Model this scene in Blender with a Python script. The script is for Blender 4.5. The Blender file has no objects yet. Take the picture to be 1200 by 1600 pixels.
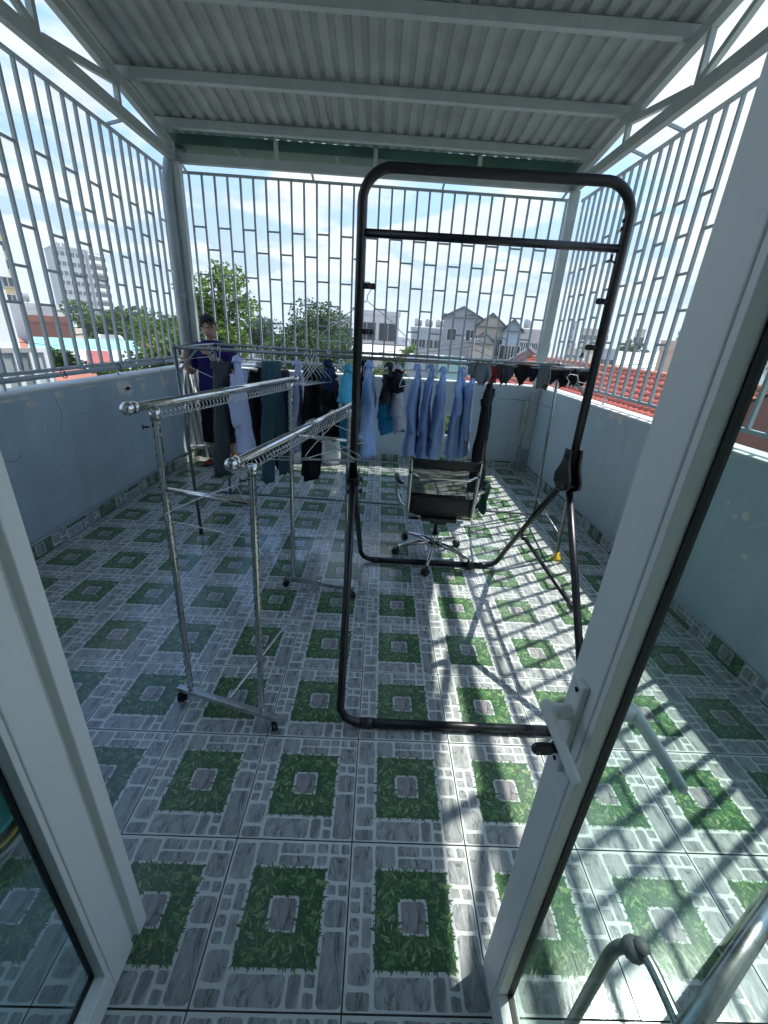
import bpy, bmesh, math, random
from mathutils import Vector, Matrix, noise

sc = bpy.context.scene
R = math.radians
# ------------------------------------------------------------------ camera
FPX = 644.343
CAM = Vector((0.013974, -0.476687, 1.639311))
PITCH, ROLL, YAW = -0.403236, 0.064307, 0.027083
_fwd = Vector((math.sin(YAW) * math.cos(PITCH), math.cos(YAW) * math.cos(PITCH), math.sin(PITCH)))
_rt = Vector((math.cos(YAW), -math.sin(YAW), 0))
_up = _rt.cross(_fwd)
AX = math.cos(ROLL) * _rt + math.sin(ROLL) * _up
AY = -math.sin(ROLL) * _rt + math.cos(ROLL) * _up
AZ = -_fwd
cd = bpy.data.cameras.new("camera")
cam = bpy.data.objects.new("camera", cd)
sc.collection.objects.link(cam)
M = Matrix.Identity(4)
for i in range(3):
    M[i][0], M[i][1], M[i][2], M[i][3] = AX[i], AY[i], AZ[i], CAM[i]
cam.matrix_world = M
cd.sensor_fit = 'HORIZONTAL'
cd.sensor_width = 36.0
cd.lens = FPX / 1200 * 36.0
cd.clip_start = 0.02
cd.clip_end = 6000
sc.camera = cam
sc.render.resolution_x, sc.render.resolution_y = 768, 1024

# ------------------------------------------------------------------ sky, sun, exposure
SUN_EL, SUN_AZ = R(62.5), R(28.0)          # azimuth measured from +x towards +y
sun_dir = Vector((math.cos(SUN_AZ) * math.cos(SUN_EL), math.sin(SUN_AZ) * math.cos(SUN_EL), math.sin(SUN_EL)))
world = bpy.data.worlds.new("World")
sc.world = world
world.use_nodes = True
nt = world.node_tree
nt.nodes.clear()
N, L = nt.nodes.new, nt.links.new
wo = N('ShaderNodeOutputWorld')
bg = N('ShaderNodeBackground')
bg.inputs['Strength'].default_value = 0.145
L(bg.outputs[0], wo.inputs[0])
sky = N('ShaderNodeTexSky')
sky.sky_type = 'NISHITA'
sky.sun_disc = False
sky.sun_elevation = SUN_EL
sky.sun_rotation = math.pi / 2 - SUN_AZ
sky.air_density = 1.0
sky.dust_density = 1.0
sky.ozone_density = 1.2
tc = N('ShaderNodeTexCoord')
sep = N('ShaderNodeSeparateXYZ')
L(tc.outputs['Generated'], sep.inputs[0])
def wmath(op, a, b=None, clamp=False):
    n = N('ShaderNodeMath'); n.operation = op; n.use_clamp = clamp
    for k, v in enumerate((a, b)):
        if v is None: continue
        if isinstance(v, (int, float)): n.inputs[k].default_value = v
        else: L(v, n.inputs[k])
    return n.outputs[0]
zz = wmath('MAXIMUM', sep.outputs['Z'], 0.0)
den = wmath('ADD', zz, 0.16)
cx = wmath('DIVIDE', sep.outputs['X'], den)
cy = wmath('DIVIDE', sep.outputs['Y'], den)
cmb = N('ShaderNodeCombineXYZ')
L(cx, cmb.inputs[0]); L(cy, cmb.inputs[1]); L(zz, cmb.inputs[2])
nz = N('ShaderNodeTexNoise')
nz.inputs['Scale'].default_value = 1.7
nz.inputs['Detail'].default_value = 9
nz.inputs['Roughness'].default_value = 0.56
nz.inputs['Distortion'].default_value = 0.25
mp = N('ShaderNodeMapping'); mp.inputs['Location'].default_value = (3.1, 1.7, 0.6)
mp.inputs['Scale'].default_value = (1, 1, 2.2)
L(cmb.outputs[0], mp.inputs[0]); L(mp.outputs[0], nz.inputs['Vector'])
rp = N('ShaderNodeValToRGB')
rp.color_ramp.elements[0].position = 0.46; rp.color_ramp.elements[0].color = (0, 0, 0, 1)
rp.color_ramp.elements[1].position = 0.54; rp.color_ramp.elements[1].color = (1, 1, 1, 1)
L(nz.outputs['Fac'], rp.inputs[0])
# second octave gives the clouds their grey undersides
nz2 = N('ShaderNodeTexNoise'); nz2.inputs['Scale'].default_value = 3.1; nz2.inputs['Detail'].default_value = 6
mp2 = N('ShaderNodeMapping'); mp2.inputs['Location'].default_value = (1.3, 5.2, 0.2)
L(cmb.outputs[0], mp2.inputs[0]); L(mp2.outputs[0], nz2.inputs['Vector'])
crp = N('ShaderNodeValToRGB')
crp.color_ramp.elements[0].position = 0.35; crp.color_ramp.elements[0].color = (1.52, 1.66, 1.72, 1)
crp.color_ramp.elements[1].position = 0.65; crp.color_ramp.elements[1].color = (2.16, 2.26, 2.24, 1)
L(nz2.outputs['Fac'], crp.inputs[0])
blu = N('ShaderNodeMixRGB'); blu.blend_type = 'MULTIPLY'; blu.inputs[0].default_value = 1.0
L(sky.outputs[0], blu.inputs[1]); blu.inputs[2].default_value = (0.44, 0.62, 0.78, 1)
# pale haze towards the horizon, all the way round
hz = N('ShaderNodeMapRange'); hz.inputs['From Min'].default_value = 0.0; hz.inputs['From Max'].default_value = 0.55
hz.inputs['To Min'].default_value = 1.0; hz.inputs['To Max'].default_value = 0.0
hz.interpolation_type = 'SMOOTHSTEP'
L(zz, hz.inputs[0])
mixh = N('ShaderNodeMixRGB')
L(hz.outputs[0], mixh.inputs[0]); L(blu.outputs[0], mixh.inputs[1])
mixh.inputs[2].default_value = (0.70, 0.97, 1.20, 1)
# cumulus over it, thinning out low down where the haze takes them
fd = N('ShaderNodeMapRange'); fd.inputs['From Min'].default_value = 0.015; fd.inputs['From Max'].default_value = 0.14
fd.inputs['To Min'].default_value = 0.12; fd.inputs['To Max'].default_value = 0.96; fd.interpolation_type = 'SMOOTHSTEP'
L(zz, fd.inputs[0])
mixc = N('ShaderNodeMixRGB')
L(wmath('MULTIPLY', rp.outputs[0], fd.outputs[0]), mixc.inputs[0])
L(mixh.outputs[0], mixc.inputs[1]); L(crp.outputs[0], mixc.inputs[2])
L(mixc.outputs[0], bg.inputs['Color'])

sd = bpy.data.lights.new("sun", 'SUN')
sd.energy = 2.0
sd.angle = R(0.53)
sd.color = (1.0, 0.955, 0.88)
sun = bpy.data.objects.new("sun", sd)
sc.collection.objects.link(sun)
sun.location = sun_dir * 50
sun.rotation_euler = sun_dir.to_track_quat('Z', 'Y').to_euler()

vs = sc.view_settings
vs.view_transform = 'Standard'
vs.look = 'None'
vs.exposure = 1.85
vs.gamma = 1.0
vs.use_curve_mapping = False
sc.render.engine = 'CYCLES'
sc.cycles.use_denoising = True
try: sc.cycles.denoiser = 'OPENIMAGEDENOISE'
except Exception: pass
sc.cycles.max_bounces = 10
sc.cycles.diffuse_bounces = 8
sc.cycles.transparent_max_bounces = 24
sc.cycles.use_adaptive_sampling = True
sc.cycles.adaptive_threshold = 0.02
sc.cycles.caustics_reflective = False
sc.cycles.caustics_refractive = False

# ------------------------------------------------------------------ measuring helpers (pixel of the 1200x1600 photo -> place in the world)
def ray(u, v):
    return AX * ((u - 600) / FPX) - AY * ((v - 800) / FPX) - AZ
def at_y(u, v, y): d = ray(u, v); return CAM + d * ((y - CAM.y) / d.y)
def at_x(u, v, x): d = ray(u, v); return CAM + d * ((x - CAM.x) / d.x)
def at_z(u, v, z=0.0): d = ray(u, v); return CAM + d * ((z - CAM.z) / d.z)
def far(u, v, D):
    d = ray(u, v); h = math.hypot(d.x, d.y); return CAM + d * (D / h)

# ------------------------------------------------------------------ object helpers
COL = sc.collection
def tag(o, label=None, cat=None, group=None, kind=None):
    if label: o['label'] = label
    if cat: o['category'] = cat
    if group: o['group'] = group
    if kind: o['kind'] = kind
    return o
def thing(name, label, cat, loc=(0, 0, 0), group=None):
    o = bpy.data.objects.new(name, None)
    COL.objects.link(o); o.location = Vector(loc); o.empty_display_size = 0.1
    return tag(o, label, cat, group)
def origin(o):
    p = Vector((0, 0, 0))
    while o is not None:
        p += Vector(o.location); o = o.parent
    return p
class MB:
    def __init__(s): s.v = []; s.f = []; s.m = []; s.s = []
    def add(s, vs_, fs, mi=0, sm=False):
        b = len(s.v); s.v.extend(Vector(p) for p in vs_)
        for f in fs: s.f.append([b + i for i in f]); s.m.append(mi); s.s.append(sm)
        return s
    def box(s, c, size, rz=0.0, mi=0, rot=None):
        hx, hy, hz_ = size[0] / 2, size[1] / 2, size[2] / 2
        P = [Vector((x, y, z)) for x in (-hx, hx) for y in (-hy, hy) for z in (-hz_, hz_)]
        m = rot if rot is not None else Matrix.Rotation(rz, 3, 'Z')
        return s.add([m @ p + Vector(c) for p in P], [(0, 1, 3, 2), (4, 6, 7, 5), (0, 4, 5, 1), (2, 3, 7, 6), (0, 2, 6, 4), (1, 5, 7, 3)], mi)
    def span(s, a, b, mi=0):
        a, b = Vector(a), Vector(b)
        return s.box((a + b) / 2, [abs(b[i] - a[i]) for i in range(3)], 0, mi)
    def bar(s, a, b, w, h, up=(0, 0, 1), mi=0):
        a, b = Vector(a), Vector(b); d = (b - a).normalized(); up = Vector(up)
        if abs(d.dot(up)) > 0.98: up = Vector((0, 1, 0))
        x = d.cross(up).normalized(); z = x.cross(d)
        P = [p + x * sx * w / 2 + z * sz * h / 2 for p in (a, b) for sx in (-1, 1) for sz in (-1, 1)]
        return s.add(P, [(0, 1, 3, 2), (4, 6, 7, 5), (0, 4, 5, 1), (2, 3, 7, 6), (0, 2, 6, 4), (1, 5, 7, 3)], mi)
    def tube(s, pts, r, n=8, mi=0, caps=True, closed=False, sm=True, twist=0.0, ry=None):
        pts = [Vector(p) for p in pts]; k = len(pts)
        rs = r if isinstance(r, (list, tuple)) else [r] * k
        T = []
        for i in range(k):
            a = pts[i - 1] if (i or closed) else pts[i]
            b = pts[(i + 1) % k] if (i < k - 1 or closed) else pts[i]
            T.append((b - a).normalized())
        u = T[0].orthogonal().normalized(); vv = []; ang = 0
        for i in range(k):
            u = (u - T[i] * u.dot(T[i]))
            u = u.normalized() if u.length > 1e-6 else T[i].orthogonal().normalized()
            w = T[i].cross(u)
            if i: ang += twist * (pts[i] - pts[i - 1]).length
            for j in range(n):
                a = 2 * math.pi * j / n + ang
                vv.append(pts[i] + (u * math.cos(a) + w * math.sin(a) * (ry if ry else 1)) * rs[i])
        fs = []
        for i in range(k if closed else k - 1):
            i2 = (i + 1) % k
            for j in range(n):
                j2 = (j + 1) % n
                fs.append((i * n + j, i * n + j2, i2 * n + j2, i2 * n + j))
        s.add(vv, fs, mi, sm)
        if caps and not closed:
            b = len(s.v) - len(vv)
            s.f.append([b + j for j in range(n)][::-1]); s.m.append(mi); s.s.append(False)
            s.f.append([b + (k - 1) * n + j for j in range(n)]); s.m.append(mi); s.s.append(False)
        return s
    def ball(s, c, r, n=10, m=6, mi=0, sm=True):
        c = Vector(c); r = Vector(r) if not isinstance(r, (int, float)) else Vector((r, r, r))
        vv = []
        for i in range(m + 1):
            t = math.pi * i / m
            for j in range(n):
                p = 2 * math.pi * j / n
                vv.append(c + Vector((r.x * math.sin(t) * math.cos(p), r.y * math.sin(t) * math.sin(p), r.z * math.cos(t))))
        fs = [(i * n + j, (i + 1) * n + j, (i + 1) * n + (j + 1) % n, i * n + (j + 1) % n) for i in range(m) for j in range(n)]
        return s.add(vv, fs, mi, sm)
    def lathe(s, c, prof, n=16, mi=0, sm=True, axis='Z'):
        c = Vector(c); vv = []
        for r, z in prof:
            for j in range(n):
                a = 2 * math.pi * j / n
                p = Vector((r * math.cos(a), r * math.sin(a), z))
                if axis == 'X': p = Vector((p.z, p.x, p.y))
                if axis == 'Y': p = Vector((p.x, p.z, p.y))
                vv.append(c + p)
        k = len(prof)
        fs = [(i * n + j, i * n + (j + 1) % n, (i + 1) * n + (j + 1) % n, (i + 1) * n + j) for i in range(k - 1) for j in range(n)]
        fs += [tuple(range(n))[::-1], tuple((k - 1) * n + j for j in range(n))]
        return s.add(vv, fs, mi, sm)
    def rings(s, rings, mi=0, sm=True, caps=True):
        n = len(rings[0]); k = len(rings)
        fs = [(i * n + j, i * n + (j + 1) % n, (i + 1) * n + (j + 1) % n, (i + 1) * n + j) for i in range(k - 1) for j in range(n)]
        if caps: fs += [tuple(range(n))[::-1], tuple((k - 1) * n + j for j in range(n))]
        return s.add([p for r_ in rings for p in r_], fs, mi, sm)
    def prism(s, poly, a, b, mi=0):
        """poly: list of 3-D points (planar); extruded from offset a to offset b (vectors)"""
        n = len(poly); a, b = Vector(a), Vector(b)
        vv = [Vector(p) + a for p in poly] + [Vector(p) + b for p in poly]
        fs = [tuple(range(n))[::-1], tuple(range(n, 2 * n))] + [(i, (i + 1) % n, n + (i + 1) % n, n + i) for i in range(n)]
        return s.add(vv, fs, mi)
    def mesh(s, name, mats, off=Vector((0, 0, 0))):
        me = bpy.data.meshes.new(name)
        me.from_pydata([tuple(p - off) for p in s.v], [], s.f)
        for m in (mats if isinstance(mats, (list, tuple)) else [mats]): me.materials.append(m)
        me.polygons.foreach_set('material_index', s.m)
        me.polygons.foreach_set('use_smooth', s.s)
        bm = bmesh.new(); bm.from_mesh(me); bmesh.ops.recalc_face_normals(bm, faces=bm.faces); bm.to_mesh(me); bm.free()
        me.update()
        return me
    def build(s, name, mats, parent=None, label=None, cat=None, group=None, kind=None, bevel=0.0):
        off = origin(parent) if parent is not None else Vector((0, 0, 0))
        if parent is None and cat:
            lo = [min(p[i] for p in s.v) for i in range(3)]; hi = [max(p[i] for p in s.v) for i in range(3)]
            off = Vector(((lo[0] + hi[0]) / 2, (lo[1] + hi[1]) / 2, lo[2]))
        o = bpy.data.objects.new(name, s.mesh(name, mats, off))
        COL.objects.link(o)
        if parent is not None: o.parent = parent
        elif cat: o.location = off
        if bevel:
            md = o.modifiers.new('bevel', 'BEVEL'); md.width = bevel; md.segments = 2; md.limit_method = 'ANGLE'; md.angle_limit = R(40)
        return tag(o, label, cat, group, kind)
def inst(src, parent, loc=None, name=None, rot=None):
    o = src.copy(); COL.objects.link(o); o.parent = parent
    if loc is not None: o.location = loc
    if rot is not None: o.rotation_euler = rot
    return o
def copy_tree(o, parent=None):
    c = o.copy(); COL.objects.link(c)
    if parent is not None: c.parent = parent
    for ch in list(o.children): copy_tree(ch, c)
    return c

# ------------------------------------------------------------------ materials
MATS = {}
def mat(name, col, rough=0.6, metal=0.0, var=0.0, vscale=3.0, bump=0.0, bscale=60.0, spec=0.5, coat=0.0, trans=0.0, coords='Object', var2=None, sheen=0.0):
    if name in MATS: return MATS[name]
    m = bpy.data.materials.new(name); m.use_nodes = True
    t = m.node_tree; p = t.nodes['Principled BSDF']
    p.inputs['Base Color'].default_value = (*col, 1)
    p.inputs['Roughness'].default_value = rough
    p.inputs['Metallic'].default_value = metal
    p.inputs['Specular IOR Level'].default_value = spec
    p.inputs['Coat Weight'].default_value = coat
    if sheen: p.inputs['Sheen Weight'].default_value = sheen
    c = t.nodes.new('ShaderNodeTexCoord')
    if var > 0:
        n = t.nodes.new('ShaderNodeTexNoise'); n.inputs['Scale'].default_value = vscale; n.inputs['Detail'].default_value = 8
        n.inputs['Roughness'].default_value = 0.62
        t.links.new(c.outputs[coords], n.inputs['Vector'])
        r = t.nodes.new('ShaderNodeValToRGB')
        k0, k1 = 1 - var, 1 + var
        c2 = var2 or col
        r.color_ramp.elements[0].position = 0.32; r.color_ramp.elements[0].color = (*[min(1, x * k0) for x in c2], 1)
        r.color_ramp.elements[1].position = 0.68; r.color_ramp.elements[1].color = (*[min(1, x * k1) for x in col], 1)
        t.links.new(n.outputs['Fac'], r.inputs[0]); t.links.new(r.outputs[0], p.inputs['Base Color'])
        mr = t.nodes.new('ShaderNodeMapRange'); mr.inputs['To Min'].default_value = max(0.02, rough - 0.08); mr.inputs['To Max'].default_value = min(1, rough + 0.1)
        t.links.new(n.outputs['Fac'], mr.inputs[0]); t.links.new(mr.outputs[0], p.inputs['Roughness'])
    if bump > 0:
        n2 = t.nodes.new('ShaderNodeTexNoise'); n2.inputs['Scale'].default_value = bscale; n2.inputs['Detail'].default_value = 5
        t.links.new(c.outputs[coords], n2.inputs['Vector'])
        b = t.nodes.new('ShaderNodeBump'); b.inputs['Strength'].default_value = bump; b.inputs['Distance'].default_value = 0.01
        t.links.new(n2.outputs['Fac'], b.inputs['Height']); t.links.new(b.outputs[0], p.inputs['Normal'])
    MATS[name] = m
    return m
def glass_mat(name, tint, dirt=0.02):
    """thin clear pane: transparent, with a Fresnel reflection that is the same from either side, and a little dust"""
    m = bpy.data.materials.new(name); m.use_nodes = True; t = m.node_tree; t.nodes.clear()
    o = t.nodes.new('ShaderNodeOutputMaterial'); mx = t.nodes.new('ShaderNodeMixShader'); tr = t.nodes.new('ShaderNodeBsdfTransparent')
    g = t.nodes.new('ShaderNodeBsdfGlossy'); ge = t.nodes.new('ShaderNodeNewGeometry')
    dp = t.nodes.new('ShaderNodeVectorMath'); dp.operation = 'DOT_PRODUCT'
    t.links.new(ge.outputs['Normal'], dp.inputs[0]); t.links.new(ge.outputs['Incoming'], dp.inputs[1])
    def mth(op, a, b=None):
        n = t.nodes.new('ShaderNodeMath'); n.operation = op
        for k, v in enumerate((a, b)):
            if v is None: continue
            if isinstance(v, (int, float)): n.inputs[k].default_value = v
            else: t.links.new(v, n.inputs[k])
        return n.outputs[0]
    ab = mth('ABSOLUTE', dp.outputs['Value'])
    sch = mth('ADD', mth('MULTIPLY', mth('POWER', mth('SUBTRACT', 1.0, ab), 5.0), 0.96), 0.04)
    tr.inputs[0].default_value = (*tint, 1); g.inputs['Roughness'].default_value = 0.01
    t.links.new(sch, mx.inputs[0]); t.links.new(tr.outputs[0], mx.inputs[1]); t.links.new(g.outputs[0], mx.inputs[2])
    df = t.nodes.new('ShaderNodeBsdfDiffuse'); df.inputs[0].default_value = (0.5, 0.55, 0.53, 1)
    m2 = t.nodes.new('ShaderNodeMixShader'); n = t.nodes.new('ShaderNodeTexNoise'); n.inputs['Scale'].default_value = 5; n.inputs['Detail'].default_value = 6
    c = t.nodes.new('ShaderNodeTexCoord'); t.links.new(c.outputs['Object'], n.inputs['Vector'])
    mr = t.nodes.new('ShaderNodeMapRange'); mr.inputs['From Min'].default_value = 0.4; mr.inputs['From Max'].default_value = 0.75
    mr.inputs['To Min'].default_value = dirt * 0.4; mr.inputs['To Max'].default_value = dirt * 2.5
    t.links.new(n.outputs['Fac'], mr.inputs[0]); t.links.new(mr.outputs[0], m2.inputs[0])
    t.links.new(mx.outputs[0], m2.inputs[1]); t.links.new(df.outputs[0], m2.inputs[2]); t.links.new(m2.outputs[0], o.inputs[0])
    MATS[name] = m
    return m

steel = mat('painted_steel', (0.36, 0.41, 0.395), 0.42, 0.0, 0.10, 6, 0.05, 90)
grille_paint = mat('grille_paint', (0.33, 0.39, 0.41), 0.4, 0.0, 0.08, 9)
white_alu = mat('white_powder_coat', (0.82, 0.845, 0.81), 0.38, 0.0, 0.035, 2.5, 0.03, 260)
chrome = mat('chrome', (0.62, 0.63, 0.62), 0.13, 1.0, 0.22, 30)
dull_chrome = mat('brushed_steel', (0.48, 0.50, 0.49), 0.28, 1.0, 0.2, 25)
rack_steel = mat('weathered_steel_tube', (0.20, 0.23, 0.235), 0.38, 0.75, 0.2, 20)
black_tube = mat('black_powder_coat', (0.007, 0.009, 0.012), 0.34, 0.0, 0.25, 12, 0.03, 300)
black_plastic = mat('black_plastic', (0.012, 0.014, 0.016), 0.3, 0.0, 0.2, 20)
rubber = mat('dark_rubber', (0.010, 0.012, 0.014), 0.6)
wire_white = mat('white_coated_wire', (0.72, 0.74, 0.76), 0.35)
wire_steel = mat('galvanised_wire', (0.50, 0.52, 0.52), 0.3, 0.8, 0.1, 40)
yellow_cap = mat('yellow_plastic', (0.62, 0.43, 0.03), 0.4)
pvc = mat('grey_pvc', (0.27, 0.33, 0.36), 0.35, 0.0, 0.08, 5)
# ================================================================== SETTING: floor
XL, XR, YB, YF = -2.42, 2.11, 5.21, -0.50
WT = 1.14
rnd = random.Random(11)

def print_material():
    m = bpy.data.materials.new('glazed_print'); m.use_nodes = True; t = m.node_tree; p = t.nodes['Principled BSDF']
    a = t.nodes.new('ShaderNodeAttribute'); a.attribute_name = 'print'
    c = t.nodes.new('ShaderNodeTexCoord')
    # slate grain and dark veins, only where the print shows stone (alpha = 1)
    n = t.nodes.new('ShaderNodeTexNoise'); n.inputs['Scale'].default_value = 34; n.inputs['Detail'].default_value = 7; n.inputs['Distortion'].default_value = 1.2
    mp_ = t.nodes.new('ShaderNodeMapping'); mp_.inputs['Rotation'].default_value = (0, 0, 0.6); mp_.inputs['Scale'].default_value = (1.0, 0.45, 1)
    t.links.new(c.outputs['Object'], mp_.inputs[0]); t.links.new(mp_.outputs[0], n.inputs['Vector'])
    r1 = t.nodes.new('ShaderNodeMapRange'); r1.inputs['From Min'].default_value = 0.3; r1.inputs['From Max'].default_value = 0.72
    r1.inputs['To Min'].default_value = 0.62; r1.inputs['To Max'].default_value = 1.34
    t.links.new(n.outputs['Fac'], r1.inputs[0])
    w = t.nodes.new('ShaderNodeTexNoise'); w.inputs['Scale'].default_value = 15; w.inputs['Detail'].default_value = 3; w.inputs['Distortion'].default_value = 0.8
    mp3 = t.nodes.new('ShaderNodeMapping'); mp3.inputs['Rotation'].default_value = (0, 0, -0.7); mp3.inputs['Scale'].default_value = (1.3, 0.4, 1)
    t.links.new(c.outputs['Object'], mp3.inputs[0]); t.links.new(mp3.outputs[0], w.inputs['Vector'])
    s1 = t.nodes.new('ShaderNodeMath'); s1.operation = 'SUBTRACT'; s1.inputs[1].default_value = 0.5; t.links.new(w.outputs['Fac'], s1.inputs[0])
    s2 = t.nodes.new('ShaderNodeMath'); s2.operation = 'ABSOLUTE'; t.links.new(s1.outputs[0], s2.inputs[0])
    r2 = t.nodes.new('ShaderNodeMapRange'); r2.inputs['From Min'].default_value = 0.002; r2.inputs['From Max'].default_value = 0.018
    r2.inputs['To Min'].default_value = 0.45; r2.inputs['To Max'].default_value = 1.0
    t.links.new(s2.outputs[0], r2.inputs[0])
    mu = t.nodes.new('ShaderNodeMath'); mu.operation = 'MULTIPLY'; t.links.new(r1.outputs[0], mu.inputs[0]); t.links.new(r2.outputs[0], mu.inputs[1])
    mx = t.nodes.new('ShaderNodeMix'); mx.data_type = 'FLOAT'; mx.inputs['A'].default_value = 1.0
    t.links.new(a.outputs['Alpha'], mx.inputs['Factor']); t.links.new(mu.outputs[0], mx.inputs['B'])
    vm = t.nodes.new('ShaderNodeVectorMath'); vm.operation = 'SCALE'
    t.links.new(a.outputs['Color'], vm.inputs[0]); t.links.new(mx.outputs['Result'], vm.inputs['Scale'])
    # dust and scuffs: world-sized, not repeating with the tile
    g = t.nodes.new('ShaderNodeNewGeometry'); d = t.nodes.new('ShaderNodeTexNoise'); d.inputs['Scale'].default_value = 1.3; d.inputs['Detail'].default_value = 9; d.inputs['Roughness'].default_value = 0.65
    t.links.new(g.outputs['Position'], d.inputs['Vector'])
    dr = t.nodes.new('ShaderNodeMapRange'); dr.inputs['From Min'].default_value = 0.42; dr.inputs['From Max'].default_value = 0.78
    dr.inputs['To Min'].default_value = 0.0; dr.inputs['To Max'].default_value = 0.26
    t.links.new(d.outputs['Fac'], dr.inputs[0])
    dm = t.nodes.new('ShaderNodeMix'); dm.data_type = 'RGBA'
    t.links.new(dr.outputs[0], dm.inputs['Factor']); t.links.new(vm.outputs[0], dm.inputs['A']); dm.inputs['B'].default_value = (0.40, 0.40, 0.38, 1)
    t.links.new(dm.outputs['Result'], p.inputs['Base Color'])
    rr = t.nodes.new('ShaderNodeMapRange'); rr.inputs['From Min'].default_value = 0.3; rr.inputs['From Max'].default_value = 0.7
    rr.inputs['To Min'].default_value = 0.07; rr.inputs['To Max'].default_value = 0.19
    t.links.new(d.outputs['Fac'], rr.inputs[0]); t.links.new(rr.outputs[0], p.inputs['Roughness'])
    p.inputs['Specular IOR Level'].default_value = 0.55
    b = t.nodes.new('ShaderNodeBump'); b.inputs['Strength'].default_value = 0.12; b.inputs['Distance'].default_value = 0.004
    t.links.new(n.outputs['Fac'], b.inputs['Height']); t.links.new(b.outputs[0], p.inputs['Normal'])
    return m
PRINT = print_material()
TS = 0.4
STONES = [(0.023,0.708,0.185,0.967),(0.205,0.812,0.374,0.976),(0.402,0.900,0.590,0.975),(0.611,0.904,0.691,0.974),(0.712,0.906,0.799,0.976),(0.823,0.904,0.891,0.976),(0.914,0.904,0.983,0.975),(0.399,0.810,0.692,0.884),(0.713,0.818,0.799,0.886),(0.821,0.715,0.988,0.883),(0.823,0.622,0.893,0.687),(0.912,0.619,0.986,0.688),(0.825,0.428,0.988,0.593),(0.825,0.018,0.988,0.403),(0.017,0.605,0.091,0.679),(0.019,0.513,0.092,0.583),(0.115,0.513,0.183,0.680),(0.022,0.411,0.091,0.487),(0.023,0.320,0.091,0.391),(0.116,0.320,0.184,0.488),(0.024,0.130,0.183,0.293),(0.024,0.014,0.180,0.099),(0.211,0.019,0.598,0.174),(0.621,0.019,0.706,0.176),(0.732,0.111,0.804,0.180),(0.731,0.018,0.802,0.088)]
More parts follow.
